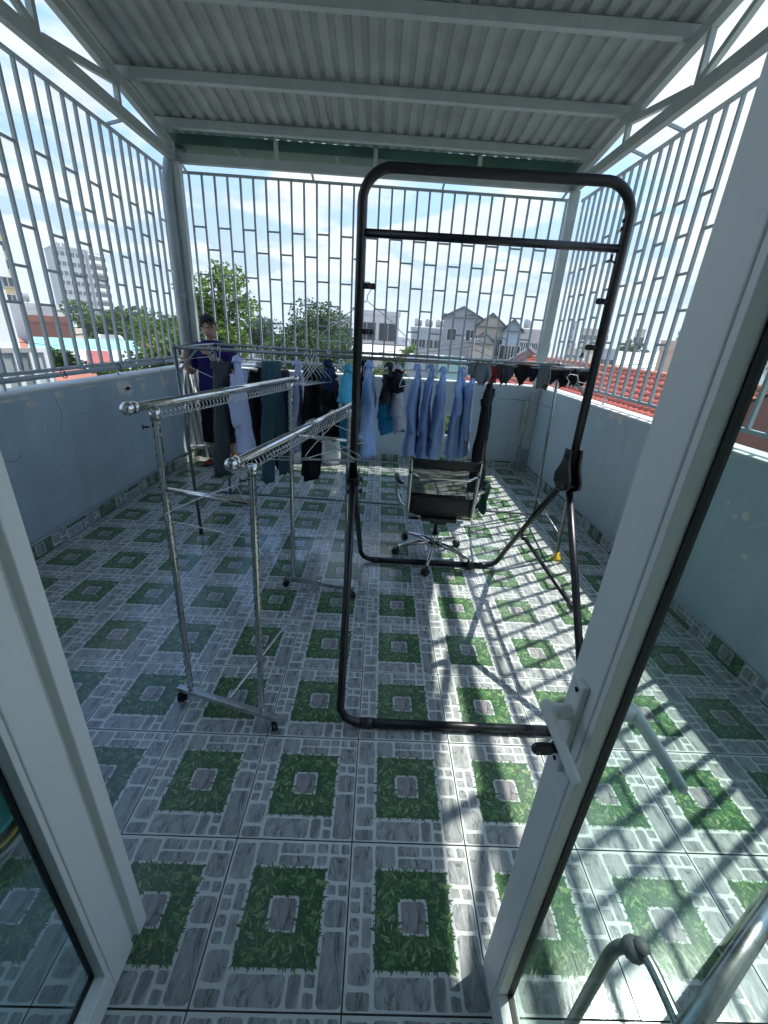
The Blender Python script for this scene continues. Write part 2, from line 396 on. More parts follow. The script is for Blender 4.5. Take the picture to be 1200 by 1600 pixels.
def tile_bm():
    """one glazed tile: slab, printed stones, printed square of grass round a printed stone; print colours in the attribute"""
    rg = random.Random(5)
    bm = bmesh.new(); lay = bm.loops.layers.float_color.new('print')
    def face(pts, col, al=0.0):
        f = bm.faces.new([bm.verts.new(p) for p in pts])
        if f.normal.z < 0 and False: f.normal_flip()
        for l in f.loops: l[lay] = (*col, al)
    white = (0.61, 0.665, 0.645)
    g = 0.0022
    a, b = g, TS - g
    h = -0.010
    face([(a, a, 0), (b, a, 0), (b, b, 0), (a, b, 0)], white)
    for p, q in (((a, a), (b, a)), ((b, a), (b, b)), ((b, b), (a, b)), ((a, b), (a, a))):
        face([(p[0], p[1], h), (q[0], q[1], h), (q[0], q[1], 0), (p[0], p[1], 0)], (0.3, 0.3, 0.3))
    def stone(l, bt, r, tp, z, tint):
        l, bt, r, tp = l * TS, bt * TS, r * TS, tp * TS
        w, hh = r - l, tp - bt; rad = min(0.012, 0.22 * min(w, hh))
        pts = []
        for (cx_, cy_, a0) in ((r - rad, tp - rad, 0), (l + rad, tp - rad, 90), (l + rad, bt + rad, 180), (r - rad, bt + rad, 270)):
            for k in range(4):
                t_ = R(a0 + 30 * k); pts.append(Vector((cx_ + rad * math.cos(t_), cy_ + rad * math.sin(t_), 0)))
        out = []
        for i, p in enumerate(pts):
            q = pts[(i + 1) % len(pts)]; dd = (q - p).length; n_ = max(1, int(dd / 0.014))
            for k in range(n_): out.append(p.lerp(q, k / n_))
        res = []
        for p in out:
            d = noise.noise_vector(Vector((p.x * 55 + 7, p.y * 55, l * 90)))
            res.append((p.x + d.x * 0.0026, p.y + d.y * 0.0026, z))
        k = rg.uniform(0.86, 1.12)
        face(res, tuple(c_ * k for c_ in tint), 1.0)
    for s_ in STONES: stone(*s_, 0.0003, (0.32, 0.355, 0.350))
    # grass square
    gl, gb, gr, gt = [v * TS for v in (0.212, 0.206, 0.797, 0.794)]
    il, ib, ir, it = [v * TS for v in (0.390, 0.391, 0.619, 0.612)]
    dark = (0.045, 0.110, 0.056)
    z = 0.0004
    for (x0, y0, x1, y1) in ((gl, gb, il, gt), (ir, gb, gr, gt), (il, gb, ir, ib), (il, it, ir, gt)):
        face([(x0, y0, z), (x1, y0, z), (x1, y1, z), (x0, y1, z)], dark)
    stone(0.413, 0.406, 0.604, 0.594, 0.0003, (0.345, 0.35, 0.355))
    greens = [(0.064, 0.145, 0.066), (0.092, 0.196, 0.082), (0.130, 0.248, 0.104), (0.19, 0.305, 0.135), (0.275, 0.38, 0.19), (0.054, 0.122, 0.062)]
    wts = [5, 5, 4, 2, 1, 4]
    for i in range(620):
        edge = i < 130
        for _ in range(50):
            if edge:
                if rg.random() < 0.72:
                    sd_ = rg.randrange(4); tt = rg.random()
                    x, y = [(gl + tt * (gr - gl), gb), (gl + tt * (gr - gl), gt), (gl, gb + tt * (gt - gb)), (gr, gb + tt * (gt - gb))][sd_]
                else:
                    sd_ = rg.randrange(4); tt = rg.random()
                    x, y = [(il + tt * (ir - il), ib), (il + tt * (ir - il), it), (il, ib + tt * (it - ib)), (ir, ib + tt * (it - ib))][sd_]
                    sd_ = [1, 0, 3, 2][sd_]
                break
            x, y = rg.uniform(gl, gr), rg.uniform(gb, gt)
            m_ = 0.008
            if not (il - m_ < x < ir + m_ and ib - m_ < y < it + m_) and gl + 0.006 < x < gr - 0.006 and gb + 0.006 < y < gt - 0.006: break
        else: continue
        if edge:
            base = {0: -90, 1: 90, 2: 180, 3: 0}[sd_]
            ang = R(base + rg.gauss(0, 42)); ln = rg.uniform(0.008, 0.021)
            x -= math.cos(ang) * ln * 0.4; y -= math.sin(ang) * ln * 0.4
            col = greens[rg.choice((0, 0, 1, 5, 5))]
        else:
            ang = R(rg.gauss(70, 75)); ln = rg.uniform(0.014, 0.032)
            col = greens[rg.choices(range(6), wts)[0]]
        wd = ln * rg.uniform(0.10, 0.17)
        dx, dy = math.cos(ang), math.sin(ang); bend = rg.uniform(-0.25, 0.25) * ln
        zz_ = 0.0005 + rg.random() * 0.0006
        pts = [(0, 0), (0.35, 1), (0.7, 0.75), (1, 0), (0.7, -0.75), (0.35, -1)]
        P = []
        for (t_, s__) in pts:
            off = s__ * wd + bend * t_ * t_
            P.append((x + dx * ln * t_ - dy * off, y + dy * ln * t_ + dx * off, zz_))
        face(P, tuple(c_ * rg.uniform(0.85, 1.15) for c_ in col))
    for f in bm.faces:
        f.normal_update()
        if abs(f.normal.z) > 0.5 and f.normal.z < 0: f.normal_flip()
    return bm
def bm_mesh(bm, name):
    me = bpy.data.meshes.new(name); bm.to_mesh(me); me.materials.append(PRINT); return me
TBM = tile_bm()
tile_me = bm_mesh(TBM, 'tile')
def tile_window(x0, y0, x1, y1):
    b = TBM.copy()
    for co, no in (((x0, 0, 0), (-1, 0, 0)), ((x1, 0, 0), (1, 0, 0)), ((0, y0, 0), (0, -1, 0)), ((0, y1, 0), (0, 1, 0))):
        bmesh.ops.bisect_plane(b, geom=b.verts[:] + b.edges[:] + b.faces[:], plane_co=co, plane_no=no, clear_outer=True)
    return b
grout = mat('dark_grout', (0.09, 0.095, 0.095), 0.9, 0, 0.2, 8)
floor = MB().span((XL - 0.02, -0.9, -0.16), (XR + 0.02, YB + 0.02, -0.006)).build('floor', grout, kind='structure')
edge_tile_me = bm_mesh(tile_window(0, 0, 0.103, TS), 'tile_cut')
def tile(me, loc, parent, rot=(0, 0, 0)):
    o = bpy.data.objects.new('tile', me); COL.objects.link(o); o.parent = parent
    o.location = loc; o.rotation_euler = rot
    return o
for i in range(-6, 6):
    for j in range(-2, 13):
        tile(edge_tile_me if i == 5 else tile_me, (i * TS, j * TS, rnd.uniform(-0.0006, 0.0006)), floor, (rnd.uniform(-0.0012, 0.0012), rnd.uniform(-0.0012, 0.0012), 0))

# ================================================================== parapet walls
def wall_material(name, col):
    m = bpy.data.materials.new(name); m.use_nodes = True; t = m.node_tree; p = t.nodes['Principled BSDF']
    g = t.nodes.new('ShaderNodeNewGeometry')
    n = t.nodes.new('ShaderNodeTexNoise'); n.inputs['Scale'].default_value = 1.1; n.inputs['Detail'].default_value = 10; n.inputs['Roughness'].default_value = 0.6
    t.links.new(g.outputs['Position'], n.inputs['Vector'])
    r = t.nodes.new('ShaderNodeValToRGB')
    r.color_ramp.elements[0].position = 0.3; r.color_ramp.elements[0].color = (*[c_ * 0.80 for c_ in col], 1)
    r.color_ramp.elements[1].position = 0.7; r.color_ramp.elements[1].color = (*[c_ * 1.10 for c_ in col], 1)
    t.links.new(n.outputs['Fac'], r.inputs[0])
    # vertical rain streaks
    mp_ = t.nodes.new('ShaderNodeMapping'); mp_.inputs['Scale'].default_value = (7, 7, 0.5)
    t.links.new(g.outputs['Position'], mp_.inputs[0])
    s = t.nodes.new('ShaderNodeTexNoise'); s.inputs['Scale'].default_value = 1.0; s.inputs['Detail'].default_value = 5
    t.links.new(mp_.outputs[0], s.inputs['Vector'])
    sr = t.nodes.new('ShaderNodeMapRange'); sr.inputs['From Min'].default_value = 0.55; sr.inputs['From Max'].default_value = 0.8
    sr.inputs['To Min'].default_value = 0.0; sr.inputs['To Max'].default_value = 0.65
    t.links.new(s.outputs['Fac'], sr.inputs[0])
    mx = t.nodes.new('ShaderNodeMix'); mx.data_type = 'RGBA'
    t.links.new(sr.outputs[0], mx.inputs['Factor']); t.links.new(r.outputs[0], mx.inputs['A']); mx.inputs['B'].default_value = (*[c_ * 0.72 for c_ in col], 1)
    t.links.new(mx.outputs['Result'], p.inputs['Base Color'])
    p.inputs['Roughness'].default_value = 0.62
    b = t.nodes.new('ShaderNodeBump'); b.inputs['Strength'].default_value = 0.15; b.inputs['Distance'].default_value = 0.006
    n3 = t.nodes.new('ShaderNodeTexNoise'); n3.inputs['Scale'].default_value = 22; n3.inputs['Detail'].default_value = 6
    t.links.new(g.outputs['Position'], n3.inputs['Vector']); t.links.new(n3.outputs['Fac'], b.inputs['Height']); t.links.new(b.outputs[0], p.inputs['Normal'])
    return m
WALL = wall_material('blue_grey_wall_paint', (0.410, 0.505, 0.555))
CAPM = mat('cement_capping', (0.56, 0.58, 0.56), 0.8, 0, 0.16, 5, 0.25, 60)
PLASTER = mat('bare_plaster', (0.60, 0.585, 0.53), 0.85, 0, 0.18, 12, 0.4, 50)
CRACK = mat('crack_shadow_filler', (0.07, 0.085, 0.095), 0.9)
def wall(label, a, b):
    t = thing('parapet_wall', label, 'wall', ((a[0] + b[0]) / 2, (a[1] + b[1]) / 2, 0))
    MB().span((a[0], a[1], -0.3), (b[0], b[1], WT - 0.02)).build('wall_body', WALL, t)
    MB().span((a[0] - 0.004, a[1] - 0.004, WT - 0.02), (b[0] + 0.004, b[1] + 0.004, WT)).build('capping', CAPM, t, bevel=0.004)
    return t
w_left = wall('blue grey parapet wall with peeling paint, low pipe along its foot', (XL - 0.2, -0.9), (XL, YB + 0.2))
w_right = wall('grey parapet wall shading the strip of floor beside the door handle', (XR, -0.9), (XR + 0.2, YB + 0.2))
w_back = thing('parapet_wall', 'blue grey end wall behind the hanging clothes, with a small drain opening', 'wall', (0, YB + 0.1, 0))
# end wall has a small drain opening
ho = at_y(702, 664, YB)
hx0, hx1, hz0, hz1 = ho.x - 0.05, ho.x + 0.07, at_y(702, 684, YB).z, at_y(702, 650, YB).z
b_ = MB()
b_.span((XL + 0.001, YB, -0.3), (hx0, YB + 0.2, WT - 0.02)); b_.span((hx1, YB, -0.3), (XR - 0.001, YB + 0.2, WT - 0.02))
b_.span((hx0, YB, -0.3), (hx1, YB + 0.2, hz0)); b_.span((hx0, YB, hz1), (hx1, YB + 0.2, WT - 0.02))
b_.build('wall_body', WALL, w_back)
MB().span((XL + 0.002, YB - 0.004, WT - 0.02), (XR - 0.002, YB + 0.204, WT)).build('capping', CAPM, w_back, bevel=0.004)
f_ = MB()
for q in (((hx0 - 0.02, hz0 - 0.02), (hx1 + 0.02, hz0)), ((hx0 - 0.02, hz1), (hx1 + 0.02, hz1 + 0.02)), ((hx0 - 0.02, hz0), (hx0, hz1)), ((hx1, hz0), (hx1 + 0.02, hz1))):
    f_.span((q[0][0], YB - 0.006, q[0][1]), (q[1][0], YB + 0.02, q[1][1]))
f_.build('drain_frame', CAPM, w_back)
# skirting: cut strips of the same tile
SK = 0.105
sk_me = [bm_mesh(tile_window(0, y0, TS, y0 + SK), 'skirting_tile') for y0 in (0.002, 0.146, 0.085, 0.29)]
sk_y0 = (0.002, 0.146, 0.085, 0.29)
def skirt(parent, p0, dirv, rz, n, x_only=None):
    for k in range(n):
        q = rnd.choice((0, 1, 1, 2, 0, 3))
        o = bpy.data.objects.new('skirting_tile', sk_me[q]); COL.objects.link(o); o.parent = parent
        # stand the strip up: tile y -> up
        m3 = Matrix.Rotation(rz, 4, 'Z') @ Matrix.Rotation(math.pi / 2, 4, 'X') @ Matrix.Translation((0, -sk_y0[q] + 0.0, 0))
        o.matrix_local = Matrix.Translation(Vector(p0) + Vector(dirv) * (k * TS) - origin(parent)) @ m3
skirt(w_left, (XL + 0.011, -0.4, 0.001), (0, 1, 0), math.pi / 2, 14)
skirt(w_right, (XR - 0.011, 0.0, 0.001), (0, 1, 0), -math.pi / 2, 14)
skirt(w_back, (XL + 0.02, YB - 0.011, 0.001), (1, 0, 0), 0, 11)

def blob(c, ax_u, ax_v, nrm, ru, rv, seed, n=22, t=0.003, rough_=0.45):
    """flat ragged patch with thickness, lying on a wall"""
    pts = []
    for k in range(n):
        a = 2 * math.pi * k / n
        s = 1 + rough_ * noise.noise(Vector((math.cos(a) * 1.7 + seed, math.sin(a) * 1.7, seed * 2.3))) + 0.22 * noise.noise(Vector((math.cos(a) * 6 + seed, math.sin(a) * 6, 1)))
        pts.append(Vector(c) + Vector(ax_u) * math.cos(a) * ru * s + Vector(ax_v) * math.sin(a) * rv * s)
    return MB().prism(pts, Vector(nrm) * -0.002, Vector(nrm) * t)
pu, pv = Vector((0, 1, 0)), Vector((0, 0, 1))
for k, (u, v, ru, rv) in enumerate([(192, 603, 0.12, 0.055), (200, 612, 0.08, 0.04), (223, 604, 0.05, 0.035), (253, 592, 0.045, 0.09), (69, 672, 0.012, 0.02), (48, 632, 0.05, 0.03), (175, 615, 0.015, 0.015), (260, 597, 0.05, 0.02)]):
    p = at_x(u, v, XL); blob((XL, p.y, min(p.z, WT - 0.03 - rv * 0.4)), pu, pv, (1, 0, 0), ru, rv, k + 1.3).build('peeled_paint_patch', PLASTER, w_left)
for k, (u, v, ru, rv) in enumerate([(940, 645, 0.02, 0.03), (958, 650, 0.09, 0.025), (970, 655, 0.045, 0.035), (938, 662, 0.025, 0.02), (1148, 667 + 140, 0.02, 0.012), (1166, 806, 0.025, 0.03), (1139, 785, 0.012, 0.015)]):
    p = at_x(u, v, XR); blob((XR, p.y, min(p.z, WT - 0.03 - rv * 0.4)), pu, pv, (-1, 0, 0), ru, rv, k + 5.1).build('peeled_paint_patch', PLASTER, w_right)
for k, (y_, z_, ru, rv) in enumerate(((1.35, 1.09, 0.10, 0.02), (1.9, 1.105, 0.05, 0.012), (2.45, 1.10, 0.16, 0.014), (2.9, 0.95, 0.02, 0.03), (3.75, 1.10, 0.09, 0.012), (4.3, 0.80, 0.03, 0.02), (1.55, 0.62, 0.018, 0.012), (1.2, 0.86, 0.02, 0.03), (1.0, 0.7, 0.03, 0.02))):
    blob((XR, y_, z_), pu, pv, (-1, 0, 0), ru, rv, k + 21.7, t=0.0022).build('peeled_paint_patch', PLASTER, w_right)
for k, (y_, z_, ru, rv) in enumerate(((2.35, 1.10, 0.14, 0.012), (2.75, 1.08, 0.05, 0.03), (3.1, 1.105, 0.10, 0.01), (3.6, 0.93, 0.02, 0.015), (2.6, 0.52, 0.012, 0.018), (3.9, 1.09, 0.12, 0.014))):
    blob((XL, y_, z_), pu, pv, (1, 0, 0), ru, rv, k + 33.1, t=0.0022).build('peeled_paint_patch', PLASTER, w_left)
def crack(pts, nrm, wdt, parent, seed):
    mb = MB(); q = []
    for a, b in zip(pts[:-1], pts[1:]):
        for k in range(6): q.append(Vector(a).lerp(Vector(b), k / 6))
    q.append(Vector(pts[-1]))
    q = [p + Vector((0, noise.noise(p * 9 + Vector((seed, 0, 0))) * 0.006, noise.noise(p * 11 + Vector((0, seed, 0))) * 0.012)) if abs(nrm[0]) else p + Vector((0, 0, noise.noise(p * 11) * 0.012)) for p in q]
    mb.tube(q, [wdt * (0.5 + 0.9 * abs(noise.noise(p * 7))) for p in q], 5)
    mb.build('crack', CRACK, parent)
crack([at_y(782, 623, YB), at_y(800, 624, YB), at_y(823, 626, YB)], (0, -1, 0), 0.004, w_back, 1)
crack([at_x(842, 630, XR), at_x(852, 634, XR), at_x(863, 639, XR)], (-1, 0, 0), 0.004, w_right, 2)
crack([at_x(4, 721, XL), at_x(25, 719, XL), at_x(36, 709, XL)], (1, 0, 0), 0.0025, w_left, 3)
crack([at_x(120, 650, XL), at_x(130, 646, XL), at_x(140, 643, XL)], (1, 0, 0), 0.002, w_left, 5)

# pipe along the foot of the left wall
t = thing('conduit_pipe', 'thin grey pipe clipped along the foot of the blue wall', 'pipe', (XL + 0.02, 2.4, 0.12))
MB().tube([(XL + 0.016, -0.45, 0.122), (XL + 0.016, 2.0, 0.12), (XL + 0.016, 5.15, 0.124)], 0.011, 10).build('pipe', pvc, t)
for y in (0.6, 1.5, 2.42, 3.3, 4.2):
    MB().tube([(XL + 0.002, y, 0.142), (XL + 0.026, y, 0.138), (XL + 0.033, y, 0.122), (XL + 0.026, y, 0.106), (XL + 0.002, y, 0.103)], 0.004, 6).build('clip', wire_white, t)

# ================================================================== corner posts, trusses, roof
PX_L, PX_R, PY_ = -2.33, 2.06, 5.13
def post(label, x, base_clamp):
    t = thing('steel_post', label, 'post', (x, PY_, 0), 'corner posts of the roof')
    MB().span((x - 0.045, PY_ - 0.045, 0.0), (x + 0.045, PY_ + 0.045, 3.235)).build('post_tube', steel, t, bevel=0.004)
    MB().span((x - 0.075, PY_ - 0.06, 0.0), (x + 0.045 + 0.004, PY_ + 0.06, 0.33)).build('base_sleeve', mat('post_sleeve', (0.22, 0.28, 0.29), 0.6, 0, .1, 5), t, bevel=0.006)
    if base_clamp:
        for z in (0.62, 0.80):
            MB().span((x - 0.085, PY_ - 0.03, z), (x - 0.047, PY_ + 0.03, z + 0.05)).build('clamp', steel, t, bevel=0.003)
            MB().lathe((x - 0.066, PY_ - 0.04, z + 0.025), [(0.009, 0), (0.009, 0.012)], 8, axis='Y').build('bolt', dull_chrome, t)
        MB().span((x - 0.10, PY_ + 0.01, 0.5), (x - 0.047, PY_ + 0.05, 0.95)).build('stiffener', steel, t, bevel=0.003)
    return t
post('steel corner post beside the round downpipe, behind the person', PX_L, False)
post('steel corner post behind the row of socks, with bolted clamps', PX_R, True)
dp = thing('downpipe', 'round grey rainwater downpipe running down the left corner', 'pipe', (-2.405, 5.05, 0))
MB().tube([(-2.30, 5.30, 3.36), (-2.36, 5.2, 3.33), (-2.40, 5.10, 3.22), (-2.415, 5.06, 3.05), (-2.415, 5.06, 1.2)], 0.055, 14).build('upper_pipe', pvc, dp)
MB().tube([(-2.415 + 0.055, 5.06, 1.22), (-2.355, 5.05, 1.1), (-2.355, 5.05, 0.12)], 0.052, 14).build('lower_pipe', pvc, dp)
MB().lathe((-2.415, 5.06, 1.9), [(0.061, 0), (0.063, 0.01), (0.063, 0.05), (0.061, 0.06)], 14).build('collar', pvc, dp)

SL = 0.145
def zc(y): return 3.336 + SL * (5.1 - y)                 # underside of the sloping chord
def truss(label, x):
    t = thing('roof_truss', label, 'truss', (x, 2.3, 3.3), 'roof trusses')
    s = 1 if x > 0 else -1
    MB().span((x - 0.03, -0.5, 3.235), (x + 0.03, 5.175, 3.325)).build('bottom_chord', steel, t, bevel=0.003)
    MB().bar((x, 5.15, zc(5.15) + 0.0425), (x, -0.5, zc(-0.5) + 0.0425), 0.06, 0.085).build('top_chord', steel, t, bevel=0.003)
    ys = [4.16, 3.24, 2.32, 1.40, 0.48]
    for k, y in enumerate(ys):
        MB().span((x - 0.02, y - 0.02, 3.325), (x + 0.02, y + 0.02, zc(y) + 0.004)).build('web', steel, t)
        y2 = y - 0.92
        if k == 0:
            MB().bar((x, y - 0.03, zc(y) + 0.0), (x, y2 + 0.05, 3.325), 0.038, 0.05).build('web', steel, t)
        else:
            MB().bar((x, y + 0.0, 3.33), (x, y2 + 0.08, zc(y2) + 0.01), 0.038, 0.045).build('web', steel, t)
    return t
tr_l = truss('steel roof truss above the left grille, its triangles open to the sky', -2.36)
tr_r = truss('steel roof truss above the right grille, over the door handle', 2.06)
bb = thing('tie_beam', 'steel tie beam across the back under the green gutter', 'beam', (0, 5.2, 3.23))
MB().span((-2.33, 5.135, 3.235), (2.03, 5.195, 3.322)).build('beam', steel, bb, bevel=0.003)
for u, v in ((432, 240), (587, 245), (750, 250)):
    p = at_y(u, v, 5.12); MB().span((p.x - 0.022, 5.09, 3.322), (p.x + 0.022, 5.132, 3.47)).build('strut', steel, bb)

roof = thing('metal_roof', 'corrugated metal roof on steel purlins over the terrace', 'roof', (0, 2.3, 3.5))
for k, y in enumerate((4.92, 4.27, 3.47, 2.70, 1.95, 1.2, 0.45, -0.3)):
    z0 = zc(y) + 0.086
    MB().bar((-2.43, y, z0 + 0.04), (2.13, y, z0 + 0.04), 0.045, 0.08, (0, SL, 1)).build('purlin', steel, roof, bevel=0.002)
SHEET = mat('galvanised_sheet', (0.295, 0.325, 0.300), 0.45, 0.12, 0.18, 3.5, 0.03, 40)
def sheet(x0, ribs, zoff):
    mb = MB(); P = 0.125; prof = []
    for k in range(ribs):
        b = x0 + k * P
        prof += [(b, 0), (b + 0.062, 0), (b + 0.076, 0.019), (b + 0.111, 0.019)]
    prof += [(x0 + ribs * P, 0), (x0 + ribs * P + 0.03, 0.0)]
    ys = [5.20, 4.3, 3.4, 2.2, 1.0, -0.6]
    vv = []; fs = []
    for y in ys:
        z0 = zc(y) + 0.17 + zoff
        for x, z in prof: vv.append((x, y, z0 + z))
    n = len(prof)
    for i in range(len(ys) - 1):
        for j in range(n - 1): fs.append((i * n + j, i * n + j + 1, (i + 1) * n + j + 1, (i + 1) * n + j))
    mb.add(vv, fs)
    o = mb.build('roof_sheet', SHEET, roof)
    sm = o.modifiers.new('thickness', 'SOLIDIFY'); sm.thickness = 0.0012; sm.offset = 1
for k in range(5):
    sheet(-2.46 + k * 1.0, 8 if k < 4 else 5, 0.0025 * (k % 2))
GREEN = mat('green_gutter_paint', (0.045, 0.120, 0.085), 0.45, 0, 0.2, 4)
gt = thing('rain_gutter', 'dark green metal gutter along the back edge of the roof', 'gutter', (0, 5.3, 3.39))
gz = zc(5.16) + 0.168
MB().span((-2.44, 5.155, gz - 0.095), (2.14, 5.16, gz)).span((-2.44, 5.16, gz - 0.095), (2.14, 5.42, gz - 0.09)).span((-2.44, 5.42, gz - 0.095), (2.14, 5.425, gz - 0.01)).build('trough', GREEN, gt)
for x in (-1.7, -0.6, 0.5, 1.6):
    MB().span((x - 0.012, 5.15, gz - 0.099), (x + 0.012, 5.425, gz - 0.0955)).build('hanger_strap', mat('gutter_strap', (0.16, 0.26, 0.2), 0.5), gt)

# ================================================================== security grilles
def grille(label, axis, fixed, s0, s1, first, pitch, p_first):
    """bars on a line; axis 'x' = the back one; cross pieces alternate between two sets of heights"""
    t = thing('security_grille', label, 'grille', (fixed, (s0 + s1) / 2, WT) if axis == 'y' else ((s0 + s1) / 2, fixed, WT), 'grilles on the parapet')
    def P(s, z): return Vector((fixed, s, z)) if axis == 'y' else Vector((s, fixed, z))
    B = 0.011
    def seg(a, b, w, h): return MB().bar(a, b, w, h)
    for z in (1.245, 3.20): seg(P(s0, z), P(s1, z), 0.025, 0.025).build('rail', grille_paint, t)
    pos = []
    s = first
    while s - pitch > s0: s -= pitch; p_first += 1
    while s < s1 - 0.01:
        pos.append(s); s += pitch
    k0 = p_first % 2
    proto = None
    o0 = origin(t)
    for s in pos:
        if proto is None:
            proto = MB().span(P(s, 1.2575) - Vector((B, B, 0)), P(s, 3.1875) + Vector((B, B, 0))).build('bar', grille_paint, t)
            ref = P(s, 0)
        else: inst(proto, t, proto.location + (P(s, 0) - ref) + Vector((rnd.gauss(0, .0012), rnd.gauss(0, .0012), 0)), rot=(rnd.gauss(0, .0007), rnd.gauss(0, .0007), 0))
    cp = None
    for k in range(len(pos) - 1):
        for z in ((2.69, 2.195, 1.70) if (k + k0) % 2 == 0 else (2.46, 1.94)):
            a, b = P(pos[k], z), P(pos[k + 1], z); d = (b - a).normalized() * B
            if cp is None:
                cp = MB().bar(a + d, b - d, 0.017, 0.018).build('cross_piece', grille_paint, t); cref = a
            else: inst(cp, t, cp.location + (a - cref) + Vector((0, 0, rnd.gauss(0, .003))))
    s = pos[1]
    while s < s1:
        c = P(s + pitch * 0.5, WT - 0.005); MB().bar(c, c + Vector((0, 0, 0.093)), 0.012, 0.012).build('foot', grille_paint, t); s += 1.3
    return t
g_l = grille('grey bar grille on the blue wall, towers and treetops behind it', 'y', -2.53, -0.45, 5.30, 3.215, 0.1505, 0)
g_b = grille('grey bar grille along the far end above the hanging clothes', 'x', 5.32, -2.42, 2.11, -2.281, 0.1445, 0)
g_r = grille('grey bar grille on the right wall, red tile roof behind it', 'y', 2.22, -0.45, 5.30, 2.973 + 0.1415 * 4, 0.1415, 0)
for (u, v, x, xt, lab) in ((165, 183, -2.53, -2.39, 'left'), (1085, 137, 2.22, 2.09, 'r'), (1010, 237, 2.22, 2.09, 'r')):
    y = at_x(u, v, x).y
    MB().bar((x, y, 3.215), (xt, y, 3.25), 0.02, 0.02).build('tie_bar', grille_paint, g_l if x < 0 else g_r)
for u in (490, 693):
    p = at_y(u, 280, 5.32); MB().bar((p.x, 5.32, 3.215), (p.x, 5.19, 3.245), 0.02, 0.02).build('tie_bar', grille_paint, g_b)
for xs in (-1, 1):
    xx = -2.30 if xs < 0 else 1.99
    MB().bar((xx, 5.32, 3.205), (xx - xs * -0.14 * 0 , 5.16, 3.25), 0.02, 0.02).build('tie_bar', grille_paint, g_b)
cpipe = thing('grille_conduit', 'grey pipe tied along the bottom rail of the left grille', 'pipe', (-2.50, 3, 1.23))
MB().tube([(-2.497, -0.4, 1.205), (-2.497, 2.6, 1.21), (-2.497, 5.0, 1.215)], 0.019, 10).build('pipe', pvc, cpipe)
for y in (2.95, 4.55, 3.7):
    MB().tube([(-2.497 + 0.021 * math.cos(a), y + 0.004 * a, 1.212 + 0.034 * math.sin(a)) for a in [k * math.pi / 5 for k in range(10)]], 0.004, 5, closed=True).build('tie', rubber, cpipe)

# ================================================================== house front (behind the camera) and the room it opens from
house = thing('house_front', 'pale house front with the doorway the picture is taken from', 'building', (0, -0.6, 0))
hw = mat('house_wall_paint', (0.70, 0.71, 0.69), 0.7, 0, 0.08, 2)
MB().span((XL - 0.2, -0.72, 0), (-0.72, -0.52, 4.25)).span((0.55, -0.72, 0), (XR + 0.2, -0.52, 4.25)).span((-0.72, -0.72, 2.35), (0.55, -0.52, 4.25)).build('wall', hw, house)
MB().span((-2.6, -3.6, -0.02), (2.3, -0.72, -0.0)).build('room_floor', mat('room_floor_tile', (0.35, 0.33, 0.30), 0.3), house)
MB().span((-2.6, -3.7, 0), (2.3, -3.6, 2.9)).span((-2.7, -3.7, 0), (-2.6, -0.72, 2.9)).span((2.3, -3.7, 0), (2.4, -0.72, 2.9)).span((-2.7, -3.7, 2.9), (2.4, -0.72, 3.0)).build('room_wall', hw, house)
MB().span((-0.72, -0.7, 0), (-0.665, -0.53, 2.35)).span((0.495, -0.7, 0), (0.55, -0.53, 2.35)).span((-0.665, -0.7, 2.29), (0.495, -0.53, 2.35)).build('door_frame', white_alu, house, bevel=0.003)

crack([(XR, 2.5, 1.09), (XR, 2.46, 0.92), (XR, 2.52, 0.74), (XR, 2.47, 0.55)], (-1, 0, 0), 0.0016, w_right, 7)
crack([(XL, 2.7, 1.10), (XL, 2.74, 0.95), (XL, 2.68, 0.8)], (1, 0, 0), 0.0016, w_left, 8)
crack([(XL, 3.4, 0.35), (XL, 3.6, 0.4), (XL, 3.85, 0.37)], (1, 0, 0), 0.0014, w_left, 9)
